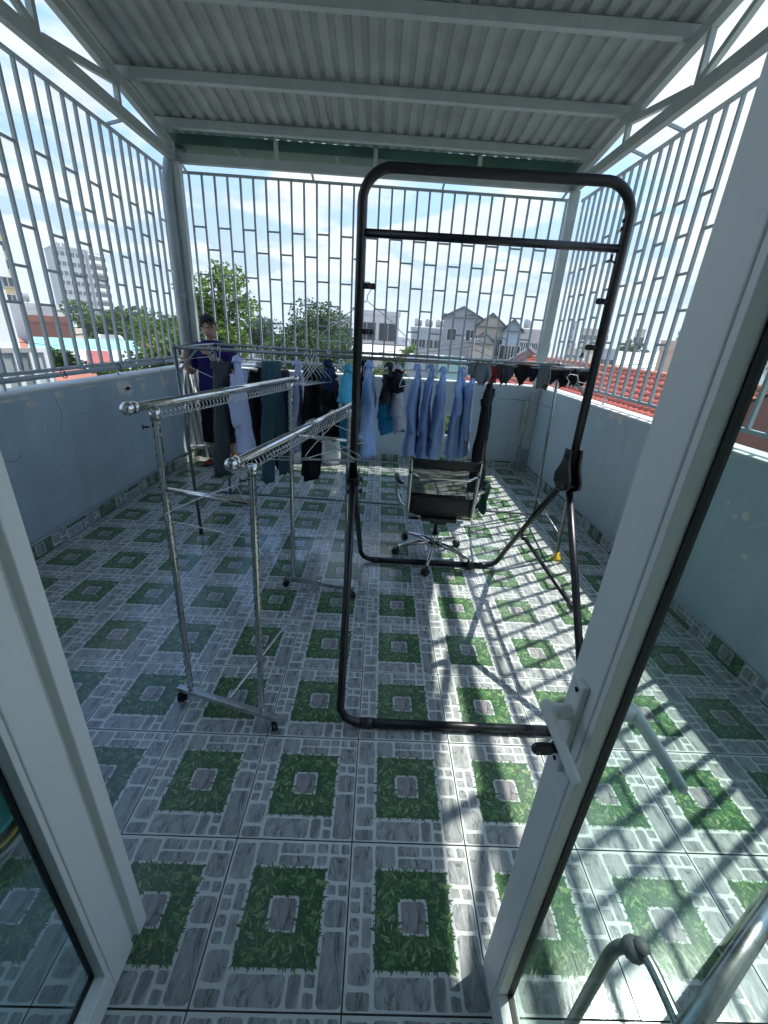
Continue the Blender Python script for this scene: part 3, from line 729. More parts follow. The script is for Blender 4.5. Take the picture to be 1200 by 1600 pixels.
# ================================================================== glazed door leaves (both swung outwards)
GLASS = glass_mat('door_glass', (0.86, 0.94, 0.92), 0.010)
gasket = mat('black_gasket', (0.006, 0.007, 0.008), 0.55)
def leaf(label, xi, s, free_y, astragal):
    """xi: face towards the opening; s: direction of the outside of the leaf (+1 / -1)"""
    t = thing('door_leaf', label, 'door', (xi, -0.2, 0), 'door leaves')
    xo = xi + s * 0.052
    y0 = -0.455
    def vbar(name, ya, yb, z0=0.012, z1=2.26):
        return MB().span((xi, ya, z0), (xo, yb, z1)).build(name, white_alu, t, bevel=0.003)
    vbar('stile', free_y - 0.082, free_y); vbar('stile', y0, y0 + 0.085)
    for z0, z1 in ((0.012, 0.092), (2.18, 2.26), ):
        MB().span((xi, y0 + 0.085, z0), (xo, free_y - 0.082, z1)).build('rail', white_alu, t, bevel=0.003)
    gi0, gi1 = y0 + 0.085, free_y - 0.082
    # glazing beads, a little narrower and stepped
    bd = MB()
    for (a, b, z0, z1) in ((gi1 - 0.013, gi1, 0.092, 2.18), (gi0, gi0 + 0.013, 0.092, 2.18), (gi0 + 0.013, gi1 - 0.013, 0.092, 0.105), (gi0 + 0.013, gi1 - 0.013, 2.167, 2.18)):
        bd.span((xi + s * 0.003, a, z0), (xo - s * 0.010, b, z1))
    bd.build('glazing_bead', white_alu, t, bevel=0.0015)
    gk = MB()
    for (a, b, z0, z1) in ((gi1 - 0.016, gi1 - 0.013, 0.105, 2.167), (gi0 + 0.013, gi0 + 0.016, 0.105, 2.167), (gi0 + 0.016, gi1 - 0.016, 0.105, 0.108), (gi0 + 0.016, gi1 - 0.016, 2.164, 2.167)):
        gk.span((xi + s * 0.0285, a, z0), (xo - s * 0.0085, b, z1))
    gk.build('gasket', gasket, t)
    MB().span((xi + s * 0.0335, gi0 + 0.006, 0.098), (xi + s * 0.0395, gi1 - 0.006, 2.174)).build('glass_pane', GLASS, t)
    if astragal:
        MB().span((xi - s * 0.014, free_y + 0.012, 0.03), (xi + s * 0.03, free_y + 0.052, 2.25)).build('astragal', white_alu, t, bevel=0.003)
        MB().span((xi + s * 0.006, free_y - 0.0, 0.03), (xi + s * 0.03, free_y + 0.012, 2.25)).build('astragal_groove', white_alu, t)
    for z in (0.3, 1.15, 2.0):
        MB().lathe((xo + s * 0.009, y0 - 0.004, z), [(0.009, 0), (0.009, 0.11)], 10).build('hinge', white_alu, t)
    return t
dl = leaf('white glazed door leaf with no handle, beside the plastic basins', -0.60, -1, 0.118, True)
dr = leaf('white glazed door leaf with lever handle and key', 0.395, 1, 0.104, False)
# floor track under the left leaf
th = thing('door_threshold', 'low white aluminium threshold under the left door leaf', 'threshold', (-0.1, -0.5, 0))
MB().span((-0.665, -0.60, 0.0015), (0.495, -0.49, 0.014)).build('threshold_plate', white_alu, th, bevel=0.003)
# handle set: plate and lever on both faces
plates = []
for face, s in ((0.395, -1), (0.447, 1)):
    y = 0.058
    hpl = MB().span((face, y - 0.0155, 0.905), (face + s * 0.013, y + 0.0155, 1.115)).build('handle_plate', white_alu, dr, bevel=0.005)
    plates.append(hpl)
    for z in (0.925, 1.098):
        MB().lathe((face + s * 0.0135, y, z) if s > 0 else (face - 0.0155, y, z), [(0.0048, 0), (0.004, 0.002)], 8, axis='X').build('screw', rubber, hpl)
    hz_ = 1.045
    MB().tube([(face + s * 0.012, y, hz_), (face + s * 0.05, y, hz_)], 0.0135, 14).build('lever_neck', white_alu, hpl)
    P_ = []
    for (yy, hw_, x0_, x1_) in ((y + 0.0165, 0.0125, 0.044, 0.060), (y + 0.004, 0.0140, 0.042, 0.063), (y - 0.03, 0.0120, 0.048, 0.063), (y - 0.125, 0.0100, 0.050, 0.062), (y - 0.131, 0.0085, 0.052, 0.061)):
        P_.append([Vector((face + s * xx, yy, hz_ - 0.05 * max(0, y - yy) + zz2)) for xx, zz2 in ((x0_, -hw_ * .8), (x0_, hw_ * .8), ((x0_ + x1_) / 2 - .002, hw_), (x1_ - 0.002, hw_ * .75), (x1_, 0), (x1_ - 0.002, -hw_ * .75), ((x0_ + x1_) / 2 - .002, -hw_))])
    MB().rings(P_, sm=False).build('lever', white_alu, hpl, bevel=0.0012)
k = thing('door_key', 'black headed key left in the door lock below the lever', 'key', (0.37, 0.055, 0.96))
MB().lathe((0.370, 0.055, 0.957), [(0.0105, 0), (0.0105, 0.012)], 14, axis='X').build('lock_cylinder', black_plastic, plates[0])
MB().box((0.374, 0.055, 0.955), (0.03, 0.008, 0.0022)).build('blade', dull_chrome, k)
kb = []
for a in range(20):
    t_ = 2 * math.pi * a / 20; r_ = 0.0195 * (1 + 0.18 * math.cos(2 * t_)); kb.append(Vector((0.353 + r_ * math.cos(t_), 0.0505 + 0, 0.952 + r_ * 0.85 * math.sin(t_))))
MB().prism(kb, (0, 0, 0), (0, 0.009, 0)).build('bow', black_plastic, k, bevel=0.002)
MB().tube([(0.342 + 0.004 * math.cos(a), 0.0497, 0.945 + 0.004 * math.sin(a)) for a in [q * math.pi / 4 for q in range(8)]], 0.0012, 5, closed=True).build('key_hole_rim', dull_chrome, k)

# ================================================================== rings, hangers
def ring_pts(c, r, ax_u, ax_v, n=14):
    return [Vector(c) + Vector(ax_u) * r * math.cos(2 * math.pi * k / n) + Vector(ax_v) * r * math.sin(2 * math.pi * k / n) for k in range(n)]
def hanger(label, hook, yaw, w=0.40, h=0.13, mat_=None, roll=0.0, group='wire coat hangers', wire=0.0021, tilt=0.0):
    """wire hanger; hook = point of the rail it hangs on, yaw = direction of its width"""
    t = thing('coat_hanger', label, 'hanger', hook, group)
    u = Vector((math.cos(yaw), math.sin(yaw), 0)); H = Vector(hook)
    rot = Matrix.Rotation(roll, 3, u.cross(Vector((0, 0, 1))))
    rot2 = Matrix.Rotation(tilt, 3, u)
    def P(a, b): return H + rot @ (rot2 @ (u * a + Vector((0, 0, b))))
    hk = [P(0.020 * math.cos(a) * 1.0, 0.002 + 0.020 * math.sin(a) - 0.018) for a in [R(d) for d in (200, 170, 140, 110, 80, 50, 20, -10, -40)]]
    hk += [P(0.004, -0.045), P(0, -0.07)]
    MB().tube(hk, wire, 6).build('hook', mat_ or wire_white, t)
    pts = [P(0, -0.07), P(-w * 0.25, -0.07 - h * 0.42), P(-w * 0.45, -0.07 - h * 0.82), P(-w * 0.5, -0.07 - h * 0.95), P(-w * 0.485, -0.07 - h * 1.06), P(-w * 0.3, -0.07 - h * 1.05), P(w * 0.3, -0.07 - h * 1.05), P(w * 0.485, -0.07 - h * 1.06), P(w * 0.5, -0.07 - h * 0.95), P(w * 0.45, -0.07 - h * 0.82), P(w * 0.25, -0.07 - h * 0.42)]
    MB().tube(pts, wire, 6, closed=True).build('shoulders', mat_ or wire_white, t)
    return t

# ================================================================== chrome clothes rack with two rails (front)
fr = thing('chrome_clothes_rack', 'wheeled chrome clothes rack of two ringed rails standing in front', 'clothes rack', (-0.48, 1.42, 0))
rails = [((-0.80, 0.90, 1.372), (-0.482, 2.02, 1.380), 44), ((-0.458, 0.84, 1.222), (-0.135, 1.96, 1.268), 40)]
posts = [((-0.792, 0.965), (-0.757, 0.965), 1.365, 0), ((-0.436, 0.862), (-0.404, 0.862), 1.215, 1), ((-0.515, 1.955), (-0.497, 1.955), 1.368, 0), ((-0.150, 1.888), (-0.155, 1.888), 1.252, 1)]
for (b, tp, z, k) in posts:
    n = 60
    pts = [Vector((b[0], b[1], 0.075)).lerp(Vector((tp[0], tp[1], z)), i / n) for i in range(n + 1)]
    MB().tube(pts, 0.0145, 5, twist=34).build('twisted_post', chrome, fr)
    MB().tube([pts[-3], pts[-1]], 0.0175, 10).build('post_collar', chrome, fr)
for (a, b, nr) in rails:
    a, b = Vector(a), Vector(b); d = (b - a).normalized()
    MB().tube([a, b], 0.015, 14).build('rail', chrome, fr)
    MB().ball(a - d * 0.012, 0.0225, 16, 10).build('end_ball', chrome, fr)
    MB().tube([a + d * 0.004, a + d * 0.02], 0.020, 12).build('end_collar', chrome, fr)
    MB().ball(b + d * 0.01, 0.020, 12, 7).build('end_ball', chrome, fr)
    L_ = (b - a).length
    proto = None
    side = d.cross(Vector((0, 0, 1)))
    rg = random.Random(int(nr))
    for i in range(nr):
        q = a + d * (0.11 + (L_ - 0.2) * i / (nr - 1)) + Vector((0, 0, -0.0335))
        if proto is None:
            proto = MB().tube(ring_pts(q, 0.0185, side, (0, 0, 1)), 0.0017, 5, closed=True).build('ring', chrome, fr); p0 = q
        else: inst(proto, fr, proto.location + (q - p0))
for (a, b) in (((-0.763, 0.968, 1.066), (-0.410, 0.862, 1.071)), ((-0.497, 1.952, 1.066), (-0.158, 1.888, 1.067))):
    MB().tube([a, b], 0.011, 10).build('cross_tube', chrome, fr)
for (a, b) in (((-0.86, 0.985, 0.062), (-0.36, 0.838, 0.062)), ((-0.58, 1.968, 0.062), (-0.09, 1.872, 0.062))):
    MB().bar(a, b, 0.026, 0.026).build('foot_bar', dull_chrome, fr, bevel=0.003)
mid1 = Vector((-0.60, 0.912, 0.078)); mid2 = Vector((-0.33, 1.92, 0.078))
MB().tube([mid1.lerp(mid2, i / 50) for i in range(51)], 0.009, 5, twist=40).build('twisted_stretcher', chrome, fr)
def caster(p, yaw, parent, r=0.022):
    p = Vector(p); c = MB(); d = Vector((math.cos(yaw), math.sin(yaw), 0)); s_ = d.cross(Vector((0, 0, 1)))
    o = p + d * 0.012
    for k in (-1, 1):
        c.tube([Vector((o.x, o.y, r)) + s_ * k * 0.004, Vector((o.x, o.y, r)) + s_ * k * 0.013], r, 14)
    c.box((p.x, p.y, r + 0.014), (0.03, 0.02, 0.022), yaw)
    c.tube([(p.x, p.y, r + 0.02), (p.x, p.y, r + 0.045)], 0.006, 8)
    return c.build('caster', black_plastic, parent, bevel=0.0015)
for x, y, a in ((-0.83, 0.977, 3.6), (-0.38, 0.845, 5.1), (-0.555, 1.963, 3.2), (-0.11, 1.876, 5.4)):
    caster((x, y, 0), a, fr)
# small wing screws on the posts
for x, y, z in ((-0.766, 0.955, 1.30), (-0.409, 0.852, 1.16)):
    MB().tube([(x - 0.014, y, z), (x - 0.035, y, z)], 0.004, 6).tube([(x - 0.035, y, z - 0.009), (x - 0.035, y, z + 0.009)], 0.003, 6).build('wing_screw', black_plastic, fr)
# empty hangers on it
hp = at_y(493, 655, 1.46)
r2a, r2b = Vector(rails[1][0]), Vector(rails[1][1])
def on_r2(f): p = r2a.lerp(r2b, f); return Vector((p.x, p.y, p.z + 0.0185))
hanger('thin wire hanger on the lower chrome rail, its triangle spread widest to the left', on_r2(0.50), R(8), 0.40, 0.105, wire_steel)
hanger('thin wire hanger sharing the lower chrome rail, second of the pair', on_r2(0.525), R(-3), 0.40, 0.11, wire_steel, tilt=0.05)
hanger('thin wire hanger tilted on the lower chrome rail, its low end towards the black frame', on_r2(0.54), R(-10), 0.41, 0.115, wire_steel, roll=0.12)
hanger('bent wire hanger dangling from the near end of the lower chrome rail', on_r2(0.03) + Vector((0.005, 0.02, -0.045)), R(58), 0.42, 0.16, wire_steel, roll=-0.55)
hanger('white hanger with a loose curl near the far end of the lower chrome rail', on_r2(0.72), R(35), 0.36, 0.13, wire_white, roll=0.15)

# ================================================================== tall black frame rack
bk = thing('black_frame_rack', 'tall black tubular clothes frame with a round cornered top', 'clothes rack', (0.46, 1.61, 0))
YU = 1.61; XA, XB = -0.103, 1.035; RT = 0.0205; ZT = 2.268
def arc(c, r, a0, a1, u, v, n=8):
    return [Vector(c) + Vector(u) * r * math.cos(R(a0 + (a1 - a0) * i / n)) + Vector(v) * r * math.sin(R(a0 + (a1 - a0) * i / n)) for i in range(n + 1)]
X_, Y_, Z_ = (1, 0, 0), (0, 1, 0), (0, 0, 1)
rc = 0.125
top = [Vector((XA - 0.002, YU, 0.92))] + arc((XA + rc, YU, ZT - rc), rc, 180, 90, X_, Z_) + arc((XB - rc - 0.01, YU, ZT - rc + 0.008), rc, 90, 0, X_, Z_) + [Vector((XB + 0.005, YU, 0.95))]
MB().tube(top, RT, 14).build('upper_frame', black_tube, bk)
MB().tube([(XA + 0.015, YU, 2.038), (XB - 0.012, YU, 2.045)], 0.0165, 12).build('cross_bar', black_tube, bk)
def ubase(y_end, name):
    dy = 1 if y_end > YU else -1
    jl, jr = Vector((XA, YU + dy * 0.02, 0.93)), Vector((XB, YU + dy * 0.035, 0.97))
    rb = 0.14
    ytip = y_end
    def leg(j, x, sx):
        foot = Vector((x, ytip - dy * 0.02, RT + 0.10))
        return [j, j.lerp(foot, 0.5), j.lerp(foot, 0.86), Vector((x, ytip - dy * 0.008, 0.075 + RT)), Vector((x + sx * 0.022, ytip, RT + 0.030)), Vector((x + sx * 0.06, ytip, RT + 0.008)), Vector((x + sx * 0.12, ytip, RT + 0.001))]
    lp, rp_ = leg(jl, XA + (0.03 if dy > 0 else 0.015), 1), leg(jr, XB - 0.02, -1)
    MB().tube(lp, 0.0185, 12).build('leg', black_tube, bk)
    MB().tube(rp_, 0.0185, 12).build('leg', black_tube, bk)
    MB().tube([lp[-1] - Vector((0.02, 0, 0)), rp_[-1] + Vector((0.02, 0, 0))], 0.0205, 12).build('floor_bar', black_tube, bk)
    for p, sx in ((lp[-1], 1), (rp_[-1], -1)):
        MB().tube([p - Vector((0.03, 0, 0)) * 1, p + Vector((0.03, 0, 0))], 0.0235, 12).build('floor_bar_sleeve', black_plastic, bk)
ubase(0.868, 'near'); ubase(2.352, 'far')
# plastic knuckles where the legs fold
def knuckle(x, zt, zb, big):
    w = 0.05 if big else 0.03
    prof = [(-0.026, zt), (0.026, zt), (0.034, zt - 0.06), (0.05, zb + 0.10), (0.092, zb + 0.045), (0.094, zb - 0.0), (0.06, zb - 0.02), (0.015, zb - 0.035), (-0.015, zb - 0.035), (-0.06, zb - 0.02), (-0.094, zb), (-0.092, zb + 0.045), (-0.05, zb + 0.10), (-0.034, zt - 0.06)] if big else \
        [(-0.026, zt), (0.026, zt), (0.045, zb + 0.02), (0.04, zb - 0.02), (-0.04, zb - 0.02), (-0.045, zb + 0.02)]
    for s in (-1, 1):
        kp = MB().prism([(x + s * 0.021, YU + y, z) for y, z in prof], (0, 0, 0), (s * (0.016 if big else 0.010), 0, 0)).build('knuckle_plate', black_plastic, bk, bevel=0.004)
    for y, z in ((-0.055, zb + 0.01), (0.055, zb + 0.01), (0, zt - 0.04)):
        MB().lathe((x - (0.047 if big else 0.038), YU + y * (1 if big else 0.5), z), [(0.012, 0), (0.012, 0.094 if big else 0.076)], 10, axis='X').build('bolt', black_plastic, kp)
knuckle(XB, 1.16, 0.965, True); knuckle(XA, 0.985, 0.925, False)
for s, y in ((1, -0.4), (1, 0.36)):
    pass
MB().tube([(XB - 0.008, 1.232, 0.455), (XB - 0.008, 2.0, 0.455)], 0.0125, 10).build('brace', black_tube, bk)
for y in (1.232, 2.0):
    MB().box((XB - 0.008, y, 0.455), (0.032, 0.05, 0.03)).build('brace_clip', black_plastic, bk, bevel=0.004)
# pegs on the uprights
def peg(u, v, s, x0):
    p = at_y(u, v, YU)
    return MB().tube([(x0, YU, p.z), (x0 + s * 0.055, YU, p.z)], 0.0125, 10).ball((x0 + s * 0.056, YU, p.z), 0.0135, 10, 6).build('peg', black_plastic, bk)
for u, v in ((575, 447), (570, 518)): peg(u, v, 1, XA + 0.005)
for u, v in ((940, 471), (922, 543)): peg(u, v, -1, XB - 0.002)
for u, v in ((977, 345), (975, 358)):
    p = at_y(u, v, YU); MB().lathe((XB - 0.035, YU, p.z), [(0.008, 0), (0.008, 0.02)], 8, axis='X').build('knob', black_plastic, bk)
MB().tube([(XB - 0.045, YU, 2.02), (XB - 0.045, YU, 1.995)], 0.005, 6).tube([(XB - 0.062, YU, 1.992), (XB - 0.045, YU, 2.0), (XB - 0.028, YU, 1.992)], 0.004, 6).build('wing_nut', black_plastic, bk)
for z in (0.93, 0.865):
    MB().lathe((XA - 0.02, YU - 0.03, z), [(0.012, 0), (0.016, 0.02), (0.012, 0.04)], 10, axis='Y').build('knob', black_plastic, bk)
    MB().lathe((XA + 0.03, YU + 0.0, z), [(0.011, 0), (0.014, 0.02)], 10, axis='X').build('knob', black_plastic, bk)
hanger('thin white hanger hooked on the upper peg of the black frame, left upright', Vector((XA + 0.035, YU, at_y(575, 447, YU).z + 0.012)), R(2), 0.42, 0.17, wire_white)
pg = at_y(922, 543, YU)
hk = thing('wire_hook', 'small dark wire hook on the lower peg of the black frame, right upright', 'hook', (XB - 0.04, YU, pg.z - 0.06))
MB().tube([(XB - 0.045, YU, pg.z + 0.013), (XB - 0.062, YU, pg.z - 0.01), (XB - 0.055, YU, pg.z - 0.05), (XB - 0.07, YU, pg.z - 0.09), (XB - 0.06, YU, pg.z - 0.11)], 0.002, 6).build('hook_wire', wire_steel, hk)
MB().ball((XB - 0.075, YU, pg.z - 0.035), (0.008, 0.006, 0.012), 8, 6).build('clip', mat('blue_clip', (0.02, 0.04, 0.2), 0.4), hk)

# ================================================================== long drying rack at the back
rr = thing('long_drying_rack', 'long steel drying rack the washing hangs from, yellow foot cap at right', 'drying rack', (0.05, 3.1, 0))
YN, YFR = 2.62, 3.52
nl, nr_ = Vector((-1.455, YN + 0.04, 1.478)), Vector((1.492, YN - 0.04, 1.500))
fl_, fr_ = Vector((-1.50, YFR, 1.478)), Vector((1.62, YFR - 0.06, 1.495))
for a, b in ((nl, nr_), (fl_, fr_)):
    MB().tube([a, b], 0.0125, 12).build('rail', rack_steel, rr)
    for p in (a, b): MB().ball(p, 0.016, 10, 6).build('end_cap', rack_steel, rr)
for a, b in ((nl, fl_), (nr_, fr_)):
    MB().tube([a, b], 0.0105, 10).build('end_rail', rack_steel, rr)
feet = [(nl, Vector((-1.445, 2.695, 0.0))), (fl_, Vector((-1.512, 3.63, 0.0))), (nr_, Vector((1.562, 2.55, 0.0))), (fr_, Vector((1.671, 3.44, 0.0)))]
for k, (t_, f) in enumerate(feet):
    MB().tube([t_, f + Vector((0, 0, 0.03))], 0.013, 10).build('leg', rack_steel, rr)
    if k == 2: MB().lathe(f, [(0.042, 0), (0.038, 0.02), (0.02, 0.03), (0.017, 0.07)], 12).build('foot_cap', yellow_cap, rr, label='yellow plastic foot cap')
    else: MB().tube([f, f + Vector((0, 0, 0.045))], 0.0165, 10).build('foot_cap', rubber, rr)
lm, rm = (feet[0][0].lerp(feet[0][1], 0.86), feet[1][0].lerp(feet[1][1], 0.86)), (feet[2][0].lerp(feet[2][1], 0.86), feet[3][0].lerp(feet[3][1], 0.86))
for a, b in (lm, rm): MB().tube([a, b], 0.0095, 10).build('low_side_tube', rack_steel, rr)
MB().tube([(lm[0] + lm[1]) / 2, (rm[0] + rm[1]) / 2], 0.0105, 10).build('low_long_tube', rack_steel, rr)
for t_, d in ((nl, 1), (nr_, -1)):
    MB().bar(t_ + Vector((d * 0.15, 0, -0.012)), t_ + Vector((d * 0.012, 0, -0.17)), 0.014, 0.014).build('corner_brace', rack_steel, rr)
hm = thing('rail_wire', 'thin white wire tied along the right part of the drying rack', 'wire', (1.2, 2.6, 1.45))
MB().tube([(0.62, YN - 0.02, 1.502), (1.0, YN - 0.03, 1.507), (1.48, YN - 0.05, 1.516), (1.58, YN - 0.06, 1.485)], 0.0028, 6).build('wire_top', wire_white, hm)
MB().tube([(1.30, YN - 0.17, 1.42), (1.27, YN - 0.17, 1.455), (1.29, YN - 0.17, 1.475), (1.34, YN - 0.17, 1.47), (1.36, YN - 0.17, 1.428), (1.55, YN - 0.17, 1.402), (1.56, YN - 0.16, 1.398)], 0.003, 6).build('wire_loop', wire_white, hm)

# ================================================================== office chair
CX, CY = 0.515, 2.50
yaw_c = R(-4)
ch = thing('office_chair', 'black mesh office chair with chrome frame and five castor wheels', 'chair', (CX, CY, 0))
Rz = Matrix.Rotation(yaw_c, 3, 'Z')
def C_(x, y, z): return Vector((CX, CY, 0)) + Rz @ Vector((x, y, 0)) + Vector((0, 0, z))
pol = mat('polished_aluminium', (0.66, 0.66, 0.63), 0.16, 1.0, 0.08, 8)
for k, (wx, wy) in enumerate(((.222, 2.497), (.432, 2.205), (.777, 2.34), (.30, 2.76), (.725, 2.69))):
    w = Vector((wx, wy, 0)); d = (w - Vector((CX, CY, 0))); d.z = 0
    a = Vector((CX, CY, 0))
    pts = [a + d * 0.10 + Vector((0, 0, 0.128)), a + d * 0.45 + Vector((0, 0, 0.118)), a + d * 0.8 + Vector((0, 0, 0.094)), a + d * 0.97 + Vector((0, 0, 0.082)), a + d * 1.0 + Vector((0, 0, 0.066))]
    lg = MB().tube(pts, [0.023, 0.019, 0.016, 0.0155, 0.012], 10, ry=0.75).build('base_leg', pol, ch)
    yw = math.atan2(d.y, d.x) + 1.1
    s_ = Vector((math.cos(yw), math.sin(yw), 0)); c = MB(); q = a + d + s_.cross(Vector((0, 0, 1))) * 0.014
    for e in (-1, 1):
        c.tube([Vector((q.x, q.y, 0.0285)) + s_ * e * 0.005, Vector((q.x, q.y, 0.0285)) + s_ * e * 0.023], 0.0285, 16)
    c.tube([Vector((w.x, w.y, 0.03)), Vector((w.x, w.y, 0.07))], 0.009, 8)
    c.box((q.x, q.y, 0.042), (0.012, 0.05, 0.03), yw)
    cs = c.build('castor', black_plastic, lg, bevel=0.002)
MB().tube([(CX, CY, 0.10), (CX, CY, 0.205)], [0.031, 0.026], 16).build('hub', pol, ch)
MB().tube([(CX, CY, 0.205), (CX, CY, 0.215)], 0.029, 14).tube([(CX, CY, 0.215), (CX, CY, 0.375)], 0.0165, 14).build('gas_column', black_plastic, ch)
MB().span((-0.1, -0.16, 0.355), (0.1, 0.12, 0.392)).build('mech_tmp', black_plastic, None) if False else None
m_ = MB(); m_.box(C_(0, -0.02, 0.385), (0.27, 0.26, 0.03), yaw_c); m_.box(C_(0, -0.04, 0.362), (0.13, 0.2, 0.03), yaw_c); m_.build('mechanism', black_plastic, ch, bevel=0.006)
MB().tube([C_(-0.02, -0.01, 0.335), C_(-0.15, -0.02, 0.335)], 0.005, 8).tube([C_(-0.15, -0.02, 0.335), C_(-0.225, -0.02, 0.337)], 0.012, 10).build('height_lever', black_plastic, ch)
# seat and back: one curved sling between two polished side rails
prof = [(0.235, 0.455), (0.215, 0.442), (0.15, 0.43), (0.05, 0.415), (-0.05, 0.405), (-0.10, 0.41), (-0.13, 0.43), (-0.145, 0.47), (-0.155, 0.53), (-0.165, 0.62), (-0.18, 0.72), (-0.195, 0.81), (-0.205, 0.862), (-0.215, 0.875)]
def smooth(pts, n=4):
    out = []
    for i in range(len(pts) - 1):
        p0 = Vector(pts[max(i - 1, 0)]); p1 = Vector(pts[i]); p2 = Vector(pts[i + 1]); p3 = Vector(pts[min(i + 2, len(pts) - 1)])
        for k in range(n):
            t_ = k / n
            out.append(0.5 * ((2 * p1) + (-p0 + p2) * t_ + (2 * p0 - 5 * p1 + 4 * p2 - p3) * t_ ** 2 + (-p0 + 3 * p1 - 3 * p2 + p3) * t_ ** 3))
    out.append(Vector(pts[-1])); return out
sp = smooth([(a, b, 0) for a, b in prof])
HW = 0.235
def mesh_fabric():
    m = bpy.data.materials.new('chair_mesh_fabric'); m.use_nodes = True; t = m.node_tree; p = t.nodes['Principled BSDF']
    p.inputs['Base Color'].default_value = (0.010, 0.011, 0.012, 1); p.inputs['Roughness'].default_value = 0.55
    o = t.nodes['Material Output']; tr = t.nodes.new('ShaderNodeBsdfTransparent'); mx = t.nodes.new('ShaderNodeMixShader')
    mx.inputs[0].default_value = 0.52
    t.links.new(tr.outputs[0], mx.inputs[1]); t.links.new(p.outputs[0], mx.inputs[2]); t.links.new(mx.outputs[0], o.inputs[0])
    return m
MESHF = mesh_fabric()
leather = mat('black_leather', (0.012, 0.013, 0.015), 0.42, 0, 0.2, 14, 0.1, 120)
def sling(i0, i1, m, name, t=0.004, sag=0.02):
    mb = MB(); nx = 8; vv = []; fs = []
    idx = list(range(i0, i1))
    for i in idx:
        for j in range(nx + 1):
            x = -HW + 2 * HW * j / nx; k = 1 - (2 * j / nx - 1) ** 2
            vv.append(C_(x, sp[i].x + (0.0 if sp[i].y < 0.45 else -sag * k), sp[i].y - (sag * k if sp[i].y < 0.45 else 0)))
    for a in range(len(idx) - 1):
        for j in range(nx): fs.append((a * (nx + 1) + j, a * (nx + 1) + j + 1, (a + 1) * (nx + 1) + j + 1, (a + 1) * (nx + 1) + j))
    mb.add(vv, fs, 0, True); o = mb.build(name, m, ch)
    md = o.modifiers.new('thickness', 'SOLIDIFY'); md.thickness = t
    return o
nS = len(sp)
cut1 = next(i for i in range(nS) if sp[i].y > 0.565 and i > 20); cut2 = next(i for i in range(nS) if sp[i].y > 0.80)
sling(0, cut1 + 1, leather, 'seat', 0.012); sling(cut1, cut2 + 1, MESHF, 'mesh_back', 0.0015); sling(cut2, nS, leather, 'head_band', 0.014)
for s in (-1, 1):
    rail_pts = [C_(s * (HW + 0.006), p.x, p.y) for p in sp]
    MB().tube(rail_pts, 0.0135, 10, ry=1.3).build('side_rail', pol, ch)
    arm = smooth([C_(s * (HW + 0.012), -0.15, 0.625), C_(s * (HW + 0.07), -0.13, 0.640), C_(s * (HW + 0.10), -0.04, 0.645), C_(s * (HW + 0.105), 0.06, 0.630), C_(s * (HW + 0.105), 0.095, 0.58), C_(s * (HW + 0.10), 0.085, 0.50), C_(s * (HW + 0.06), 0.05, 0.432), C_(s * (HW + 0.012), 0.01, 0.415)], 4)
    MB().tube(arm, 0.0125, 10, ry=1.7).build('armrest', pol, ch)
    MB().tube([a_ + Vector((0, 0, 0.012)) for a_ in arm[3:12]], 0.015, 8, ry=1.5).build('arm_pad', leather, ch)
MB().tube(smooth([C_(-HW - 0.006, -0.19, 0.765), C_(-HW + 0.03, -0.205, 0.755), C_(-HW + 0.07, -0.235, 0.747), C_(0, -0.24, 0.745), C_(HW - 0.07, -0.235, 0.747), C_(HW - 0.03, -0.205, 0.755), C_(HW + 0.006, -0.19, 0.765)], 4), 0.0105, 8).build('back_stretcher', pol, ch)
for y, z in ((-0.09, 0.385), (0.07, 0.392)):
    MB().tube([C_(-HW - 0.01, y, z), C_(HW + 0.01, y, z)], 0.0095, 8).build('seat_stretcher', pol, ch)
for s in (-1, 1):
    MB().lathe(C_(s * (HW + 0.006) - 0.006, -0.198, 0.765), [(0.012, 0), (0.012, 0.012)], 10, axis='X').build('bolt', black_plastic, ch)
rag = thing('green_rag', 'dark green rag draped over the right arm of the office chair', 'cloth', C_(0.30, 0.06, 0.45))
ragm = mat('green_cloth', (0.02, 0.085, 0.055), 0.9, 0, 0.25, 30, 0.3, 180)
rp2 = MB(); ringsR = []
for i in range(9):
    z = 0.668 - i * 0.028; ring = []
    for k in range(18):
        a = 2 * math.pi * k / 18
        w = 0.05 + 0.045 * i / 8; th_ = 0.022 + 0.008 * math.sin(i)
        ring.append(C_(HW + 0.105 + th_ * math.cos(a) * (1 + 0.3 * math.sin(3 * a + i)), 0.0 + w * math.sin(a) * (1 + 0.18 * math.sin(2 * a + i * .7)), z - (0.05 * max(0, math.sin(a)) if i == 8 else 0)))
    ringsR.append(ring)
rp2.rings(ringsR); rp2.build('cloth', ragm, rag)

